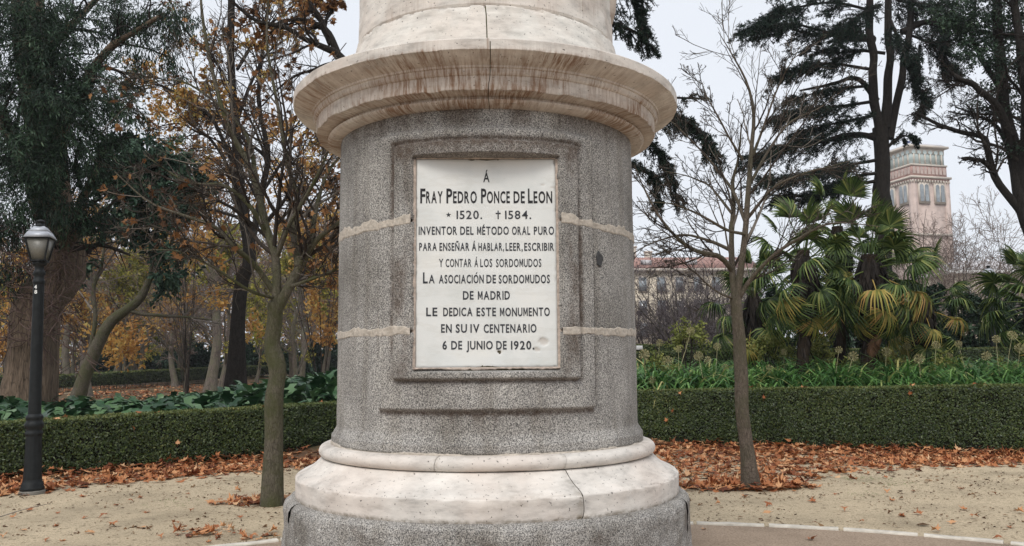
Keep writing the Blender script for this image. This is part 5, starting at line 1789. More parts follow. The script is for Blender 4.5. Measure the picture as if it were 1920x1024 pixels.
# ------------------------------------------------------------------ right bed: strap leaves and seed heads
rg = np.random.default_rng(43)
ch = []
cx, cy = rg.uniform(1.5, 14, 760), 15.0 + rg.random(760) * 6.0
for x, y in zip(cx, cy):
    if y < float(fyr(x)) + 1.0: continue
    P, Wd = blades((x, y, float(hz(x, y))), 24, .13, float(rg.uniform(.75, 1.35)), .020, .55, rg, up0=1.2)
    ch.append(ribbons(P, Wd))
tag(mk('strap_leaved_plants', ch, M_STRAP, None, True), 'dense green strap-leaved plants behind the right hedge', 'ground plants', kind='stuff')
def seedhead():
    rng = np.random.default_rng(3)
    t = thing('seed_head', '', 'seed head', (0, 0, 0))
    mk('stalk', [tubes(catmull([(0, 0, -.9), (.01, .01, -.45), (0, 0, 0)], 8)[None], np.full((1, 8), .0045), 5)], M_SEED, t, True)
    d = rdir(90, rng)
    P = np.stack([d * 0, d * .05, d * .085], 1)
    ch = [tubes(P, np.tile([.0015, .0012, .001], (90, 1)), 3)]
    V, F, rn = leaves(d * .07, d, rdir(90, rng), .032, OVAL, 0, rng)
    ch.append((V, F, rn))
    mk('head', ch, M_SEED, t)
    return t
sh = seedhead()
SP = [(1797, 645), (1868, 636), (1898, 629), (1912, 653), (1905, 687), (1815, 688), (1724, 673), (1573, 656), (1755, 647), (1662, 660), (1288, 638), (1237, 643), (1310, 668), (1252, 677), (1327, 675),
      (1252, 719), (1315, 703), (1223, 712), (1295, 621), (1440, 692), (1470, 660), (1545, 690), (1640, 690), (1208, 665), (1360, 690), (1740, 700), (1850, 668), (1780, 668), (1700, 650), (1600, 668), (1272, 655), (1345, 650)]
for k, (u, v) in enumerate(SP):
    Yd = 15.6 + (k * 37 % 17) / 17 * 2.6
    c = W(u, v, Yd)
    c[2] = max(c[2], float(hz(c[0], c[1])) + .35)
    sc = .72 + (k * 13 % 10) / 22
    side = 'between the monument and the leaning tree' if u < 1400 else ('under the palms' if u < 1740 else 'right of the palms')
    lb = 'dry round straw-coloured seed head on a thin stalk ' + side
    gp = 'dry seed heads ' + side
    rot = (float(rg.normal(0, .16)), float(rg.normal(0, .16)), k)
    if k == 0:
        sh.location, sh.scale, sh.rotation_euler = c, (sc,) * 3, rot
        tag(sh, lb, group=gp)
    else:
        dup(sh, c, 0, sc, lb, gp, rot=rot)
M_YEL = leaf_mat('yellow_green_leaves', [(0, (.10, .13, .03)), (.6, (.24, .26, .07)), (1, (.36, .34, .12))], .6, .25, .3)
def shrub(u, v, Yd, spec, n, size, mat, label, name='shrub', tm=OVAL, seed=1, droop=.0, cat='shrub', group=None, spread=.25):
    c = W(u, v, Yd)
    g = float(hz(c[0], c[1]))
    t = thing(name, label, cat, (c[0], c[1], g), group=group)
    rng = np.random.default_rng(seed)
    k = 9
    cs = np.array([W(s_[0], s_[1], Yd + s_[3]) for s_ in spec])
    st_ = []
    for i in range(k):
        e = cs[i % len(cs)] + rng.normal(0, .15, 3)
        b0 = np.array([c[0], c[1], g - .05]) + rng.normal(0, .06, 3) * [1, 1, 0]
        st_.append(catmull([b0, (b0 + e) / 2 + rng.normal(0, .06, 3), e], 7))
    mk('stems', [tubes(np.array(st_) - np.array(t.location), np.tile(np.linspace(.018, .008, 7), (k, 1)), 5)], M_TWIGD, t, True)
    crown(None, Yd, spec, n, size, tm, droop, mat, t, origin=np.array(t.location), seed=seed, spread=spread)
    return t
for k, (u, v, r, lb) in enumerate([(1560, 690, 22, 'yellow-green bushy plant between the two palm trunks'), (1655, 680, 20, 'yellow-green bushy plant directly right of the thicker palm trunk'),
                                   (1290, 628, 16, 'pale green bushy plant above the seed heads nearest the monument'), (1445, 650, 22, 'pale green bushy plant right of the leaning trunk behind the hedge'),
                                   (1885, 700, 16, 'low yellow-green plant near the right edge behind the hedge'),
                                   (1240, 690, 14, 'small yellow-green plant behind the hedge closest to the monument'), (1530, 655, 16, 'upper yellow-green plant just right of the slim palm trunk'), (1770, 690, 17, 'yellow-green plant right of the hanging dead fronds')]):
    shrub(u, 700, 17.6, [(u, v, r, 0), (u + r * .8, v + 8, r * .7, 0), (u - r * .8, v + 6, r * .7, .1)], 900, .075, M_YEL, lb, seed=k + 60)
golden()
darks = [(1450, 600, 46, 'dark evergreen shrub behind the slim palm trunk and the leaning tree'), (1545, 600, 50, 'dark evergreen shrub in the gap between the slim palm trunk and the leaning tree'), (1630, 600, 50, 'dark evergreen shrub directly behind the thick shaggy palm trunk'), (1715, 590, 44, 'dark evergreen shrub directly right of the palm crown'), (1785, 600, 48, 'dark evergreen shrub between the palms and the right edge palm'), (1850, 610, 46, 'dark evergreen shrub below the far street lamp'), (1905, 640, 40, 'dark evergreen shrub under the right edge palm')]
for k, (u, v, r, lb) in enumerate(darks):
    shrub(u, 700, 23.6 + k * .4, [(u, v, r, 0), (u - 20, v + 50, r, 0), (u + 22, v + 55, r, .3), (u, v - 45, r * .7, 0), (u + 5, v + 90, r, .2)], 6500, .14, M_EVER, lb, 'evergreen_shrub', seed=k + 70)
for k, (u, r) in enumerate([(205, 30), (262, 30), (318, 34), (360, 26), (470, 26), (520, 28), (585, 34), (640, 34)]):
    shrub(u, 690, 74 + k % 3 * 3, [(u, 672, r, 0), (u + r * .7, 680, r * .8, 0), (u - r * .7, 682, r * .8, 0), (u, 655, r * .5, 0)], 2600, .42, M_IVY,
          'dark evergreen shrub beyond the far left hedge', 'evergreen_shrub', seed=k + 80, group='evergreen shrubs beyond the far left hedge', spread=.9)

# bare grey shrubs right of the monument, before the cream building
M_TWIGL = leaf_mat('lilac_grey_twigs', [(0, (.06, .05, .055)), (.5, (.13, .11, .115)), (1, (.23, .20, .20))], .85, 0, .15)
def bare_shrub(u, Yd, H, n, seed, label, red=False):
    rng = np.random.default_rng(seed)
    c = W(u, 690, Yd)
    g = float(hz(c[0], c[1]))
    t = thing('bare_shrub', label, 'shrub', (c[0], c[1], g))
    a = rng.uniform(0, 2 * PI, n)
    sp = rng.uniform(.15, .95, n)
    d = norm(np.stack([np.cos(a) * sp, np.sin(a) * sp, np.ones(n)], -1))
    p = np.stack([np.cos(a) * .15, np.sin(a) * .15, np.full(n, -.05)], -1)
    out = [p]
    L = H * rng.uniform(.65, 1.1, n)
    for k in range(9):
        p = p + d * (L / 9)[:, None]
        out.append(p)
        d = norm(d + rng.normal(0, .10, (n, 3)) + np.array([0, 0, .03]))
    Q = np.stack(out, 1)
    R = np.tile(np.linspace(.035, .010, 10), (n, 1))
    mk('stems', [tubes(Q, R, 5)], M_BARKG, t, True)
    thk = 1.9 if Yd > 40 else 1.0
    Q2, r2 = sprout(Q, R, 8, .15, .98, .7, .5, 6, .15, .02, .5, .006 * thk, rng=rng)
    Q3, r3 = sprout(Q2, r2, 6, .1, .98, .8, .55, 4, .18, 0, .6, .0045 * thk, rng=rng)
    Q4, r4 = sprout(Q3, r3, 3, .1, .98, .8, .6, 3, .18, 0, .7, .005 * thk, rng=rng)
    tag(mk('twigs', [tubes(Q2, r2, 4), tubes(Q3, r3, 3), tubes(Q4, r4, 3)], M_TWIGF if red else M_TWIGL, t), kind='stuff')
    return t
bare_shrub(1300, 29, 4.2, 34, 3, 'grey bare shrub before the cream building, midway between monument and leaning tree')
bare_shrub(1225, 31, 3.8, 26, 4, 'grey bare shrub showing directly beside the right side of the monument')
bare_shrub(1560, 40, 5.5, 14, 15, 'reddish bare thicket behind the palm trunks', True)
bare_shrub(1385, 33, 4.4, 24, 5, 'grey bare shrub hidden partly behind the leaning trunk and palm leaves')
bare_shrub(1745, 48, 9.5, 24, 6, 'slender reddish bare tree growing up in front of the brick tower', True)
bare_shrub(1830, 34, 6.5, 12, 7, 'reddish bare thicket between the brick tower and the right edge', True)
bare_shrub(1690, 52, 6.5, 12, 8, 'reddish bare thicket at the left foot of the brick tower', True)
bare_shrub(1890, 44, 8.0, 12, 9, 'tall reddish bare thicket behind the pale pavilion roof at right', True)

# ------------------------------------------------------------------ fan palms
def frond_mesh(seed, droop=.5, n=30, Lb=.54, pet=.78, mat=M_PALM, spread=2.35):
    rng = np.random.default_rng(seed)
    ch = []
    Pp = catmull([(0, 0, 0), (pet * .5, 0, .02), (pet, 0, -.02)], 6)
    ch.append(tubes(Pp[None], np.linspace(.016, .009, 6)[None], 5))
    hub = Pp[-1]
    V, F = [], []
    for k in range(n):
        a = -spread + 2 * spread * k / (n - 1)
        L = Lb * (1.0 - .28 * abs(a) / spread) * rng.uniform(.9, 1.05)
        w = .020
        dx, dy = math.cos(a), math.sin(a)
        sx, sy = -dy, dx
        st = [(.0, .25), (.35, .95), (.68, .8), (.88, .5), (1.0, .08)]
        base = len(V)
        br = rng.uniform(.55, 1.3)
        for f, wf in st:
            z = .03 * math.sin(f * PI) - droop * L * (max(0, f - .40) ** 1.7) * 1.9 * br + .05 * math.cos(a)
            x, y = hub[0] + dx * L * f, hub[1] + dy * L * f
            sh_ = 1 - .25 * droop * max(0, f - .5) * br
            x, y = hub[0] + (x - hub[0]) * sh_, hub[1] + (y - hub[1]) * sh_
            ww = w * wf
            V += [(x - sx * ww, y - sy * ww, hub[2] + z + ww * .6), (x, y, hub[2] + z - ww * .3), (x + sx * ww, y + sy * ww, hub[2] + z + ww * .6)]
        for i in range(len(st) - 1):
            q = base + i * 3
            F += [[q, q + 1, q + 4, q + 3], [q + 1, q + 2, q + 5, q + 4]]
    ch.append((np.array(V), np.array(F), np.repeat(rng.random(n), 8)))
    return ch
fr_protos = {}
def frond(kind, parent, M):
    if kind not in fr_protos:
        sd, dr, mat = {'a': (1, .5, M_PALM), 'b': (2, .8, M_PALM), 'c': (3, 1.1, M_PALM), 'y': (4, .9, M_PALMY), 'd': (5, .35, M_PALMD), 'u': (6, .12, M_PALM)}[kind]
        o = mk('frond', frond_mesh(sd, dr, mat=mat, spread=1.5 if kind == 'u' else (.60 if kind == 'd' else 2.35)), mat, parent)
        fr_protos[kind] = o
    else:
        o = fr_protos[kind].copy()
        COL.objects.link(o)
        o.parent = parent
    o.matrix_local = M
    return o
def palm(label, u0, Yd, crown_uv, tr_r, n, seed, sc=1.0, dead=3, yel=5, trunk_top=None, name='fan_palm'):
    rng = np.random.default_rng(seed)
    b = W(u0, 700, Yd)
    g = float(hz(b[0], b[1]))
    b = np.array([b[0], b[1], g])
    top = W(crown_uv[0], crown_uv[1], Yd)
    t = thing(name, label, 'palm', tuple(b))
    tp = top - b
    P = catmull([(0, 0, -.15), tuple(tp * .5 + np.array([.04, 0, 0])), tuple(tp)], 18)
    R = rough_radius(np.full((1, 18), tr_r), seed, .18)
    mk('trunk', [tubes(P[None], R, 12)], M_FIBRE, t, True)
    # shaggy fibre on the trunk
    m = 260
    s = rng.uniform(.05, 1, m)
    a = rng.uniform(0, 2 * PI, m)
    C = np.stack([np.interp(s, np.linspace(0, 1, 18), P[:, i]) for i in range(3)], -1) + np.stack([np.cos(a), np.sin(a), 0 * a], -1) * tr_r * .95
    V, F, rn = leaves(C, np.stack([np.cos(a) * .5, np.sin(a) * .5, -np.ones(m)], -1), np.stack([np.cos(a), np.sin(a), 0 * a], -1), rng.uniform(.10, .22, m), LANCE, .1, rng)
    tag(mk('fibres', [(V, F, rn)], M_TWIGD, t), kind='stuff')
    m = 420
    s = rng.random(m)
    a = rng.uniform(0, 2 * PI, m)
    C = np.stack([tp[0] + np.cos(a) * tr_r, tp[1] + np.sin(a) * tr_r, tp[2] - .05 - s * .95 * sc], -1)
    V, F, rn = leaves(C, np.stack([np.cos(a) * .45, np.sin(a) * .45, -np.ones(m)], -1), np.stack([np.cos(a), np.sin(a), .3 + 0 * a], -1), rng.uniform(.3, .6, m) * sc, LANCE, .1, rng)
    tag(mk('dead_leaf_skirt', [(V, F, rn * .6)], M_TWIGD, t), kind='stuff')
    for k in range(n):
        f = k / (n - 1)
        el = math.radians(80 - 150 * f ** .8) + rng.normal(0, .12)
        az = k * 2.39996 + rng.normal(0, .25)
        kind = 'u' if f < .18 else ('a' if f < .42 else ('b' if f < .7 else 'c'))
        if k >= n - yel and (k + seed) % 2 == 0: kind = 'y'
        zz = tp[2] - .02 - f * .62
        tw = rng.normal(0, .35)
        M = (Matrix.Translation((tp[0] + .06 * math.cos(az), tp[1] + .06 * math.sin(az), zz)) @ Matrix.Rotation(az, 4, 'Z') @ Matrix.Rotation(-el, 4, 'Y')
             @ Matrix.Rotation(tw, 4, 'X') @ Matrix.Scale(sc * rng.uniform(.85, 1.12), 4))
        frond(kind, t, M)
    for k in range(dead):
        az = -PI / 2 + rng.normal(0, .45)
        M = (Matrix.Translation((tp[0] * .3 + .02 * k, tp[1] * .3 - tr_r * .8 - .01 * k, 1.45 + rng.uniform(-.12, .2))) @ Matrix.Rotation(az, 4, 'Z') @ Matrix.Rotation(1.50, 4, 'Y') @ Matrix.Scale(sc * .52, 4))
        frond('d', t, M)
    return t
palm('tall fan palm with a dark slim trunk, nearest the leaning bare tree', 1501, 16.6, (1506, 470), .115, 32, 3, .98, 0, 8)
palm('fan palm with thick shaggy trunk and brown dead fronds hanging at its foot', 1622, 17.4, (1630, 478), .16, 40, 4, 1.10, 7, 14)
palm('third fan palm whose green crown fills the gap between the other two', 1575, 18.6, (1570, 425), .12, 18, 5, 1.0, 0, 3)
palm('fan palm cut by the right edge of the picture above the seed heads', 1935, 17.5, (1945, 540), .13, 30, 6, .98, 1, 5)
palm('small low fan palm directly right of the main palms, before the dark shrubs', 1720, 18.4, (1728, 548), .11, 22, 7, .95, 1, 9)
palm('small fan palm behind the leaning tree trunk with yellowing drooping leaves', 1408, 19.4, (1412, 545), .10, 22, 8, 1.0, 0, 5)
c = W(1618, 700, 16.3)

# ------------------------------------------------------------------ lamp posts
def lamp_post(label, loc):
    t = thing('street_lamp', label, 'lamp post', loc)
    def part(name, prof, mat=M_IRON, n=24):
        return mk(name, [lathe(prof, n)], mat, t, True)
    bevel(mk('base_block', [lathe([(0, -.05), (.150, -.05), (.148, .045), (.138, .055), (.0, .056)], 8)], simple('stained_concrete', (.16, .15, .13), .9, .3, 20), t), .004, 1)
    part('foot', [(.0, .05), (.128, .052), (.130, .085), (.118, .10), (.120, .125), (.108, .14), (.104, .165), (.100, .18)])
    V, F = lathe([(.098, .17), (.094, .30), (.088, .50), (.084, .66), (.086, .69)], 48)
    a = np.arctan2(V[:, 0], V[:, 1])
    V[:, :2] *= (1 + .018 * np.cos(a * 12))[:, None]
    mk('fluted_pedestal', [(V, F)], M_IRON, t, True)
    part('collar', [(.085, .68), (.094, .70), (.096, .72), (.086, .735), (.084, .76), (.098, .785), (.104, .81), (.098, .835), (.086, .85), (.086, .875), (.094, .89), (.092, .915), (.078, .925), (.070, .94)])
    part('shaft', [(.070, .93), (.066, 1.2), (.062, 2.0), (.059, 2.46), (.058, 2.5)])
    part('neck', [(.058, 2.48), (.066, 2.50), (.066, 2.52), (.056, 2.535), (.054, 2.58), (.064, 2.60), (.068, 2.62), (.060, 2.64), (.050, 2.66), (.052, 2.70), (.072, 2.715), (.078, 2.73), (.078, 2.75), (.0, 2.752)])
    z0, z1, z2 = 2.755, 3.035, 3.18
    w0, w1 = .074, .130
    rz = math.radians(12)
    rot = Matrix.Rotation(rz, 4, 'Z')
    def lpart(name, ch, mat, parent=t):
        o = mk(name, ch, mat, parent)
        if parent is t: o.rotation_euler = (0, 0, rz)
        return o
    lan = lpart('lantern', [box((0, 0, z0 + .004), (w0 * 2 + .02, w0 * 2 + .02, .018)), box((0, 0, z1 - .004), (w1 * 2 + .02, w1 * 2 + .02, .016))]
                + [tubes(np.array([[[sx * w0, sy * w0, z0], [sx * (w0 + w1) / 2, sy * (w0 + w1) / 2, (z0 + z1) / 2], [sx * w1, sy * w1, z1]]]), np.full((1, 3), .010), 6) for sx in (-1, 1) for sy in (-1, 1)], M_IRON)
    for (ax, ay) in ((1, 0), (-1, 0), (0, 1), (0, -1)):
        e = .004
        if ax:
            V = [(ax * (w0 - e), -w0 * .93, z0 + .012), (ax * (w0 - e), w0 * .93, z0 + .012), (ax * (w1 - e), w1 * .95, z1 - .012), (ax * (w1 - e), -w1 * .95, z1 - .012)]
            inn = [(x_ - ax * .006, y_, z_) for x_, y_, z_ in V]
        else:
            V = [(-w0 * .93, ay * (w0 - e), z0 + .012), (w0 * .93, ay * (w0 - e), z0 + .012), (w1 * .95, ay * (w1 - e), z1 - .012), (-w1 * .95, ay * (w1 - e), z1 - .012)]
            inn = [(x_, y_ - ay * .006, z_) for x_, y_, z_ in V]
        mk('pane', [(np.array(V + inn), BOXF)], M_GLASSP, lan)
    w2 = .058
    roof = lpart('roof', [(np.array([(-w1 - .016, -w1 - .016, z1 + .004), (w1 + .016, -w1 - .016, z1 + .004), (w1 + .016, w1 + .016, z1 + .004), (-w1 - .016, w1 + .016, z1 + .004),
                                     (-w1 * .84, -w1 * .84, z1 + .075), (w1 * .84, -w1 * .84, z1 + .075), (w1 * .84, w1 * .84, z1 + .075), (-w1 * .84, w1 * .84, z1 + .075)]), BOXF),
                          (np.array([(-w1 * .84, -w1 * .84, z1 + .0755), (w1 * .84, -w1 * .84, z1 + .0755), (w1 * .84, w1 * .84, z1 + .0755), (-w1 * .84, w1 * .84, z1 + .0755),
                                     (-w2, -w2, z2), (w2, -w2, z2), (w2, w2, z2), (-w2, w2, z2)]), BOXF)], M_IRONR)
    mk('finial', [lathe([(.0, z2), (.070, z2 + .001), (.072, z2 + .012), (.045, z2 + .022), (.038, z2 + .05), (.056, z2 + .058), (.056, z2 + .066), (.03, z2 + .082), (.010, z2 + .09), (.0, z2 + .091)], 20)], M_IRON, t, True)
    return t
g = G(60, 928)
lp_ = lamp_post('dark green iron street lamp with glazed lantern in front of the left hedge', (g[0], g[1], 0))
lp_.rotation_euler = (0, -.021, 0)
# number 48 painted on the post, one digit above the other
def decal(s, zc, hgt, wid):
    me = text_mesh(s, .03)
    nv = len(me.vertices)
    co = np.empty(nv * 3)
    me.vertices.foreach_get('co', co)
    co = co.reshape(-1, 3)
    co[:, 0] = (co[:, 0] - co[:, 0].mean()) / (co[:, 0].max() - co[:, 0].min()) * wid
    co[:, 1] = (co[:, 1] - .35) / .7 * hgt
    ang = co[:, 0] / .0625 - .02
    r = .0610 + co[:, 2] * .02 + .0012
    q = np.stack([r * np.sin(ang), -r * np.cos(ang), zc + co[:, 1]], -1)
    me.vertices.foreach_set('co', q.ravel())
    me.update()
    me.materials.clear()
    me.materials.append(M_WHITE)
    o = bpy.data.objects.new('number_digit', me)
    COL.objects.link(o)
    o.parent = lp_
decal('4', 2.445, .042, .034)
decal('8', 2.385, .042, .034)
c = W(1860, 600, 22.8)
l2 = dup(lp_, (c[0], c[1], float(hz(c[0], c[1]))), .5, 1.0, 'distant dark street lamp standing before the pale pavilion roof at right')
for ch_ in list(l2.children):
    if ch_.name.startswith('number_digit'):
        bpy.data.objects.remove(ch_)

# small white sign by the third hedge
c = W(1199, 652, 24.5)
t = thing('small_sign', 'small white sign plate on a short stake just right of the monument', 'sign', (c[0], c[1], float(hz(c[0], c[1]))))
zz = c[2] - t.location[2]
bevel(mk('plate', [box((0, 0, zz), (.19, .012, .12))], M_WHITE, t), .003, 1)
mk('stake', [box((0, .014, zz / 2), (.025, .012, zz))], M_IRON, t)

# ------------------------------------------------------------------ brick tower
TW_Y = 180.0
tc = W(1746, 500, TW_Y)
PXM = TW_Y / FOC
def tz(v):
    return W(1742, v, TW_Y)[2]
tower = thing('brick_tower', 'distant pale brick tower with glazed belvedere and two flags on its roof', 'tower', (tc[0], tc[1] + 5, 0), math.radians(13))
S = 83 * PXM
def tbox(name, v0, v1, s, mat, parent=tower, dz=0):
    z0, z1 = tz(v0), tz(v1)
    return mk(name, [box((0, 0, (z0 + z1) / 2), (s, s, z1 - z0))], mat, parent)
body = mk('wall', [box((0, 0, tz(337) / 2 - .5), (S, S, tz(337) + 1))], M_BRICKT, tower)
for sx in (-1, 1):
    for sy in (-1, 1):
        mk('corner_pilaster', [box((sx * S / 2 * .92, sy * S / 2 * .92, tz(337) / 2), (S * .13, S * .13, tz(337)))], M_STONEP if False else M_BRICKT, tower)
tbox('cornice', 338, 335, S * 1.06, M_BRICKR)
tbox('cornice', 335, 331, S * 1.13, M_STONEP)
tbox('parapet_wall', 331, 311, S * .985, M_BRICKR)
tbox('cornice', 311, 308, S * 1.02, M_STONEP)
bel = tbox('belvedere', 308, 277, S * .93, M_MINT)
tbox('frieze', 288, 277, S * .945, M_STONEP)
tbox('roof_cornice', 277, 273, S * 1.10, M_STONEP)
mk('roof', [box((0, 0, tz(273) + .3), (S * 1.04, S * 1.04, .6), taper=.85)], M_GREYROOF, tower)
def arch_prism(cx, z0, z1, w, y0, y1, n=8):
    pts = [(-w / 2, z0), (w / 2, z0)] + [(w / 2 * math.cos(a), z1 - w / 2 + w / 2 * math.sin(a)) for a in np.linspace(0, PI, n)]
    V = [(cx + x, y0, z) for x, z in pts] + [(cx + x, y1, z) for x, z in pts]
    m = len(pts)
    F4 = [[i, (i + 1) % m, m + (i + 1) % m, m + i] for i in range(m)]
    return [(np.array(V), np.array(F4)), (np.array(V), np.array([list(range(m))[::-1]]))]
def rotch(ch, a):
    ca, sa = math.cos(a), math.sin(a)
    M_ = np.array([[ca, sa, 0], [-sa, ca, 0], [0, 0, 1]])
    return [(c_[0] @ M_, c_[1]) for c_ in ch]
for face in (0, -PI / 2):                      # front and left face
    for k in range(9):                         # arched band in the parapet
        x = (k - 4) * S * .105
        mk('blind_arch', rotch(arch_prism(x, tz(326), tz(313), S * .075, -S * .985 / 2 - .12, -S * .985 / 2 + .3), face), M_BRICKT, tower)
    for k in range(6):
        x = (k - 2.5) * S * .155
        mk('mullion', rotch([box((x, -S * .93 / 2 - .1, (tz(308) + tz(288)) / 2), (.28, .3, tz(288) - tz(308)))], face), M_STONEP, tower)
        mk('tracery_arch', rotch(arch_prism(x, tz(288), tz(281), S * .10, -S * .945 / 2 - .12, -S * .945 / 2 + .2), face), M_MINT, tower)
    for x in (-.20, .24):                      # paired arched windows
        fr_ = mk('window', rotch([box((x * S, -S / 2 - .12, (tz(382) + tz(343)) / 2), (S * .30, .4, tz(343) - tz(382)))], face), M_STONEP, tower)
        for dx in (-.068, .068):
            mk('pane', rotch(arch_prism((x + dx) * S, tz(378), tz(346), S * .10, -S / 2 - .40, -S / 2), face), M_DGLASS, fr_)
    for k in range(14):
        x = (k - 6.5) * S * .078
        mk('bracket', rotch([box((x, -S / 2 - .25, tz(340.5)), (.25, .5, tz(338) - tz(343)))], face), M_STONEP, tower)
    mk('string_course', rotch([box((0, -S / 2 - .15, tz(440)), (S * 1.03, .5, .5))], face), M_STONEP, tower)
for (u, h) in ((1727, 8), (1749, 11)):
    p = W(u, 262, TW_Y)
    lx = p[0] - tc[0]
    mk('flag_pole', [tubes(np.array([[[lx, 0, tz(273)], [lx, 0, tz(262)], [lx, 0, tz(250)]]]), np.full((1, 3), .12), 6)], M_STONEP, tower)
    fl = mk('flag', [(np.array([(lx - 1.2 + 1.2 * i / 4, .3 * math.sin(i * 1.4), tz(252) - j * .8 - .1 * i) for j in range(4) for i in range(5)]), grid_faces(4, 5))], M_FLAG, tower)
    fl.modifiers.new('thick', 'SOLIDIFY').thickness = .05

# ------------------------------------------------------------------ cream building with clay roof
BY = 125.0
def bz(v): return W(1280, v, BY)[2]
x0, x1 = W(1120, 600, BY)[0], W(1430, 600, BY)[0]
bld = thing('apartment_building', 'cream building with long pinkish tiled roof behind the grey bare shrubs', 'building', ((x0 + x1) / 2, BY + 6, 0))
Wb = x1 - x0
mk('wall', [box((0, 0, bz(508) / 2 - .5), (Wb, 12, bz(508) + 1))], M_CREAM, bld)
mk('cornice', [box((0, -.3, bz(506.5)), (Wb + 1, 12.9, bz(504) - bz(509)))], M_STONEP, bld)
V, F = box((0, 0, (bz(504) + bz(476)) / 2), (Wb + .6, 12.4, bz(476) - bz(504)))
V[4:, 1] = np.where(V[4:, 1] < 0, -1.6, 1.6)
V[4:, 0] *= .93
rf = mk('roof', [(V, F)], M_TILE, bld)
for u, w_, h in ((1196, 1.3, 1.7), (1228, 1.0, .9), (1345, 1.2, 1.2)):
    x = W(u, 470, BY)[0] - (x0 + x1) / 2
    mk('chimney', [box((x, -.5, bz(476) + h / 2 - .3), (w_, 1.2, h + .6)), box((x, -.5, bz(476) + h + .1), (w_ * 1.2, 1.4, .25))], M_STONEP, rf)
for u in (1214, 1300, 1372):
    x = W(u, 470, BY)[0] - (x0 + x1) / 2
    mk('skylight', [box((x, -4.6, bz(490)), (1.6, .8, .7))], M_GREYROOF, rf)
for i in range(9):
    x = -Wb / 2 + Wb * (i + .5) / 9
    for v0, v1 in ((548, 518), (592, 562), (634, 604)):
        wn_ = mk('window', [box((x, -6.03, (bz(v0) + bz(v1)) / 2), (1.5, .22, bz(v1) - bz(v0)))], M_STONEP, bld)
        mk('pane', [box((x, -6.16, (bz(v0) + bz(v1)) / 2), (1.15, .08, (bz(v1) - bz(v0)) * .86))], M_DGLASS, wn_)

# pale pavilion at right
PY = 78.0
def pz(v): return W(1850, v, PY)[2]
x0, x1 = W(1785, 520, PY)[0], W(2010, 520, PY)[0]
pav = thing('pavilion', 'low pale building with light hipped roof behind the dark shrubs at right', 'building', ((x0 + x1) / 2, PY + 4, 0))
Wb = x1 - x0
mk('wall', [box((0, 0, pz(514) / 2 - .5), (Wb, 8, pz(514) + 1))], M_CREAM, pav)
mk('cornice', [box((0, -.2, pz(511)), (Wb + .8, 8.8, pz(508) - pz(514)))], M_WHITE, pav)
V, F = box((0, 0, (pz(508) + pz(482)) / 2), (Wb + .5, 8.6, pz(482) - pz(508)))
V[4:, 1] = np.where(V[4:, 1] < 0, -1, 1)
V[4:, 0] *= .55
mk('roof', [(V, F)], M_GREYROOF, pav)
for i in range(5):
    x = -Wb / 2 + Wb * (i + .5) / 5
    wn_ = mk('window', [box((x, -4.03, pz(560)), (1.1, .2, 2.4))], M_WHITE, pav)
    mk('pane', [box((x, -4.15, pz(560)), (.85, .08, 2.1))], M_DGLASS, wn_)

# low white building with railings far left
LY = 118.0
a, b_ = W(95, 660, LY), W(345, 660, LY)
lb = thing('low_building', 'low white building with railings glimpsed between the far trunks at left', 'building', ((a[0] + b_[0]) / 2, LY + 3, float(hz(a[0], LY))))
Wb = b_[0] - a[0]
mk('wall', [box((0, 0, 1.6), (Wb, 4, 3.4))], M_WHITE, lb)
mk('plinth_wall', [box((0, -2.1, .35), (Wb, .3, .9))], M_STONEP, lb)
for i in range(8):
    x = -Wb / 2 + Wb * (i + .5) / 8
    mk('window', [box((x, -2.04, 1.9), (.9, .14, 1.5))], M_DGLASS, lb)
bars = [box((-Wb / 2 + Wb * i / 70, -2.6, 1.3), (.05, .05, 1.5)) for i in range(71)] + [box((0, -2.6, 2.02), (Wb, .06, .06))]
tag(mk('railing', bars, M_IRON, lb), kind='stuff')

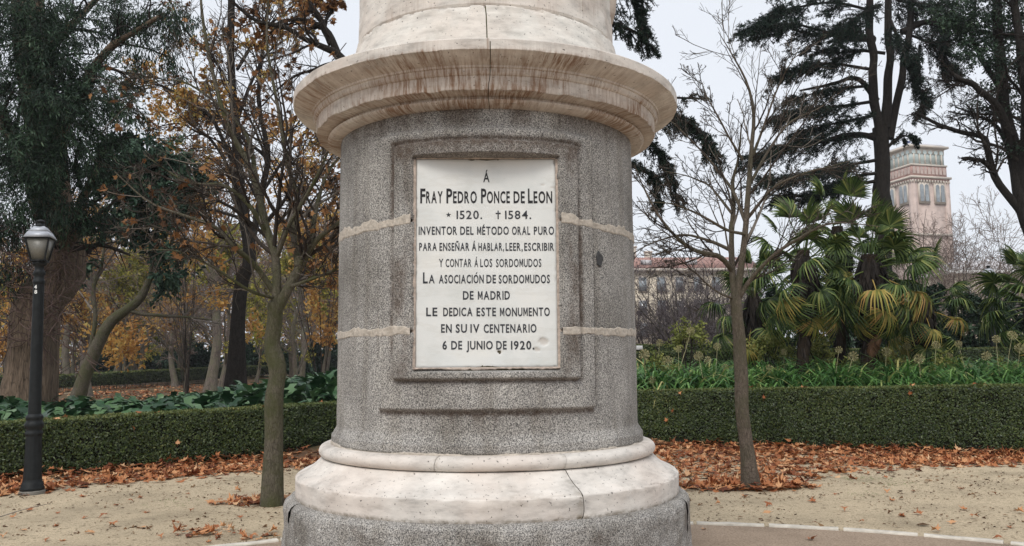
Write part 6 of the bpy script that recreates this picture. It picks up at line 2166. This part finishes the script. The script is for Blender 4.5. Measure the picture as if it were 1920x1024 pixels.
# person in an orange jacket far behind the left hedge
def person(label, loc, H=1.7):
    t = thing('person', label, 'person', loc, math.radians(150))
    V = [(0, 0, .92), (0, 0, 1.12), (0, 0, 1.36), (0, 0, 1.46), (.18, 0, 1.38), (.24, -.02, 1.12), (.22, -.14, .92), (-.18, 0, 1.38), (-.24, -.02, 1.12), (-.22, -.14, .92),
         (.09, 0, .88), (.10, -.04, .48), (.10, .02, .08), (.10, -.12, .03), (-.09, 0, .88), (-.10, .06, .48), (-.10, .14, .08), (-.10, .02, .03)]
    E_ = [(0, 1), (1, 2), (2, 3), (2, 4), (4, 5), (5, 6), (2, 7), (7, 8), (8, 9), (0, 10), (10, 11), (11, 12), (12, 13), (0, 14), (14, 15), (15, 16), (16, 17)]
    Rr = [.15, .15, .15, .06, .075, .055, .04, .075, .055, .04, .10, .07, .05, .045, .10, .07, .05, .045]
    me = bpy.data.meshes.new('body')
    me.from_pydata(V, E_, [])
    me.materials.append(M_ORANGE)
    o = bpy.data.objects.new('body', me)
    COL.objects.link(o)
    o.parent = t
    o.modifiers.new('skin', 'SKIN')
    me.skin_vertices.new(name='skin') if not me.skin_vertices else None
    for i, r in enumerate(Rr):
        me.skin_vertices[0].data[i].radius = (r, r * .8)
    me.skin_vertices[0].data[0].use_root = True
    o.modifiers.new('sub', 'SUBSURF').levels = 1
    hd = mk('head', [lathe([(.0, 1.44), (.05, 1.45), (.075, 1.52), (.09, 1.60), (.085, 1.67), (.05, 1.72), (.0, 1.73)], 14)], M_SKIN, t, True)
    mk('hair', [lathe([(.095, 1.60), (.092, 1.68), (.055, 1.735), (.0, 1.745)], 14, c=(0, .01, 0))], M_NAVY, t, True)
    mk('trousers', [tubes(np.array([[[sx * .09, 0, .92], [sx * .10, -.02 * sx, .5], [sx * .10, .03, .1]]]), np.array([[.115, .088, .07]]), 10) for sx in (-1, 1)], M_NAVY, t, True)
    return t
c = W(523, 690, 79)
person('person in an orange jacket walking far away behind the long thin hedge at left', (c[0], c[1], float(hz(c[0], c[1]))))

# ------------------------------------------------------------------ damp winter air
air, nt3, n3, l3, b3 = new_mat('thin_haze')
n3.remove(b3)
pv = n3.new('ShaderNodeVolumePrincipled')
pv.inputs['Color'].default_value = (.93, .95, 1, 1)
pv.inputs['Density'].default_value = .0004
l3.new(pv.outputs[0], n3['Material Output'].inputs['Volume'])
hz_o = mk('haze', [box((0, 570, 28.0), (1440, 1290, 62))], air)
tag(hz_o, kind='stuff')
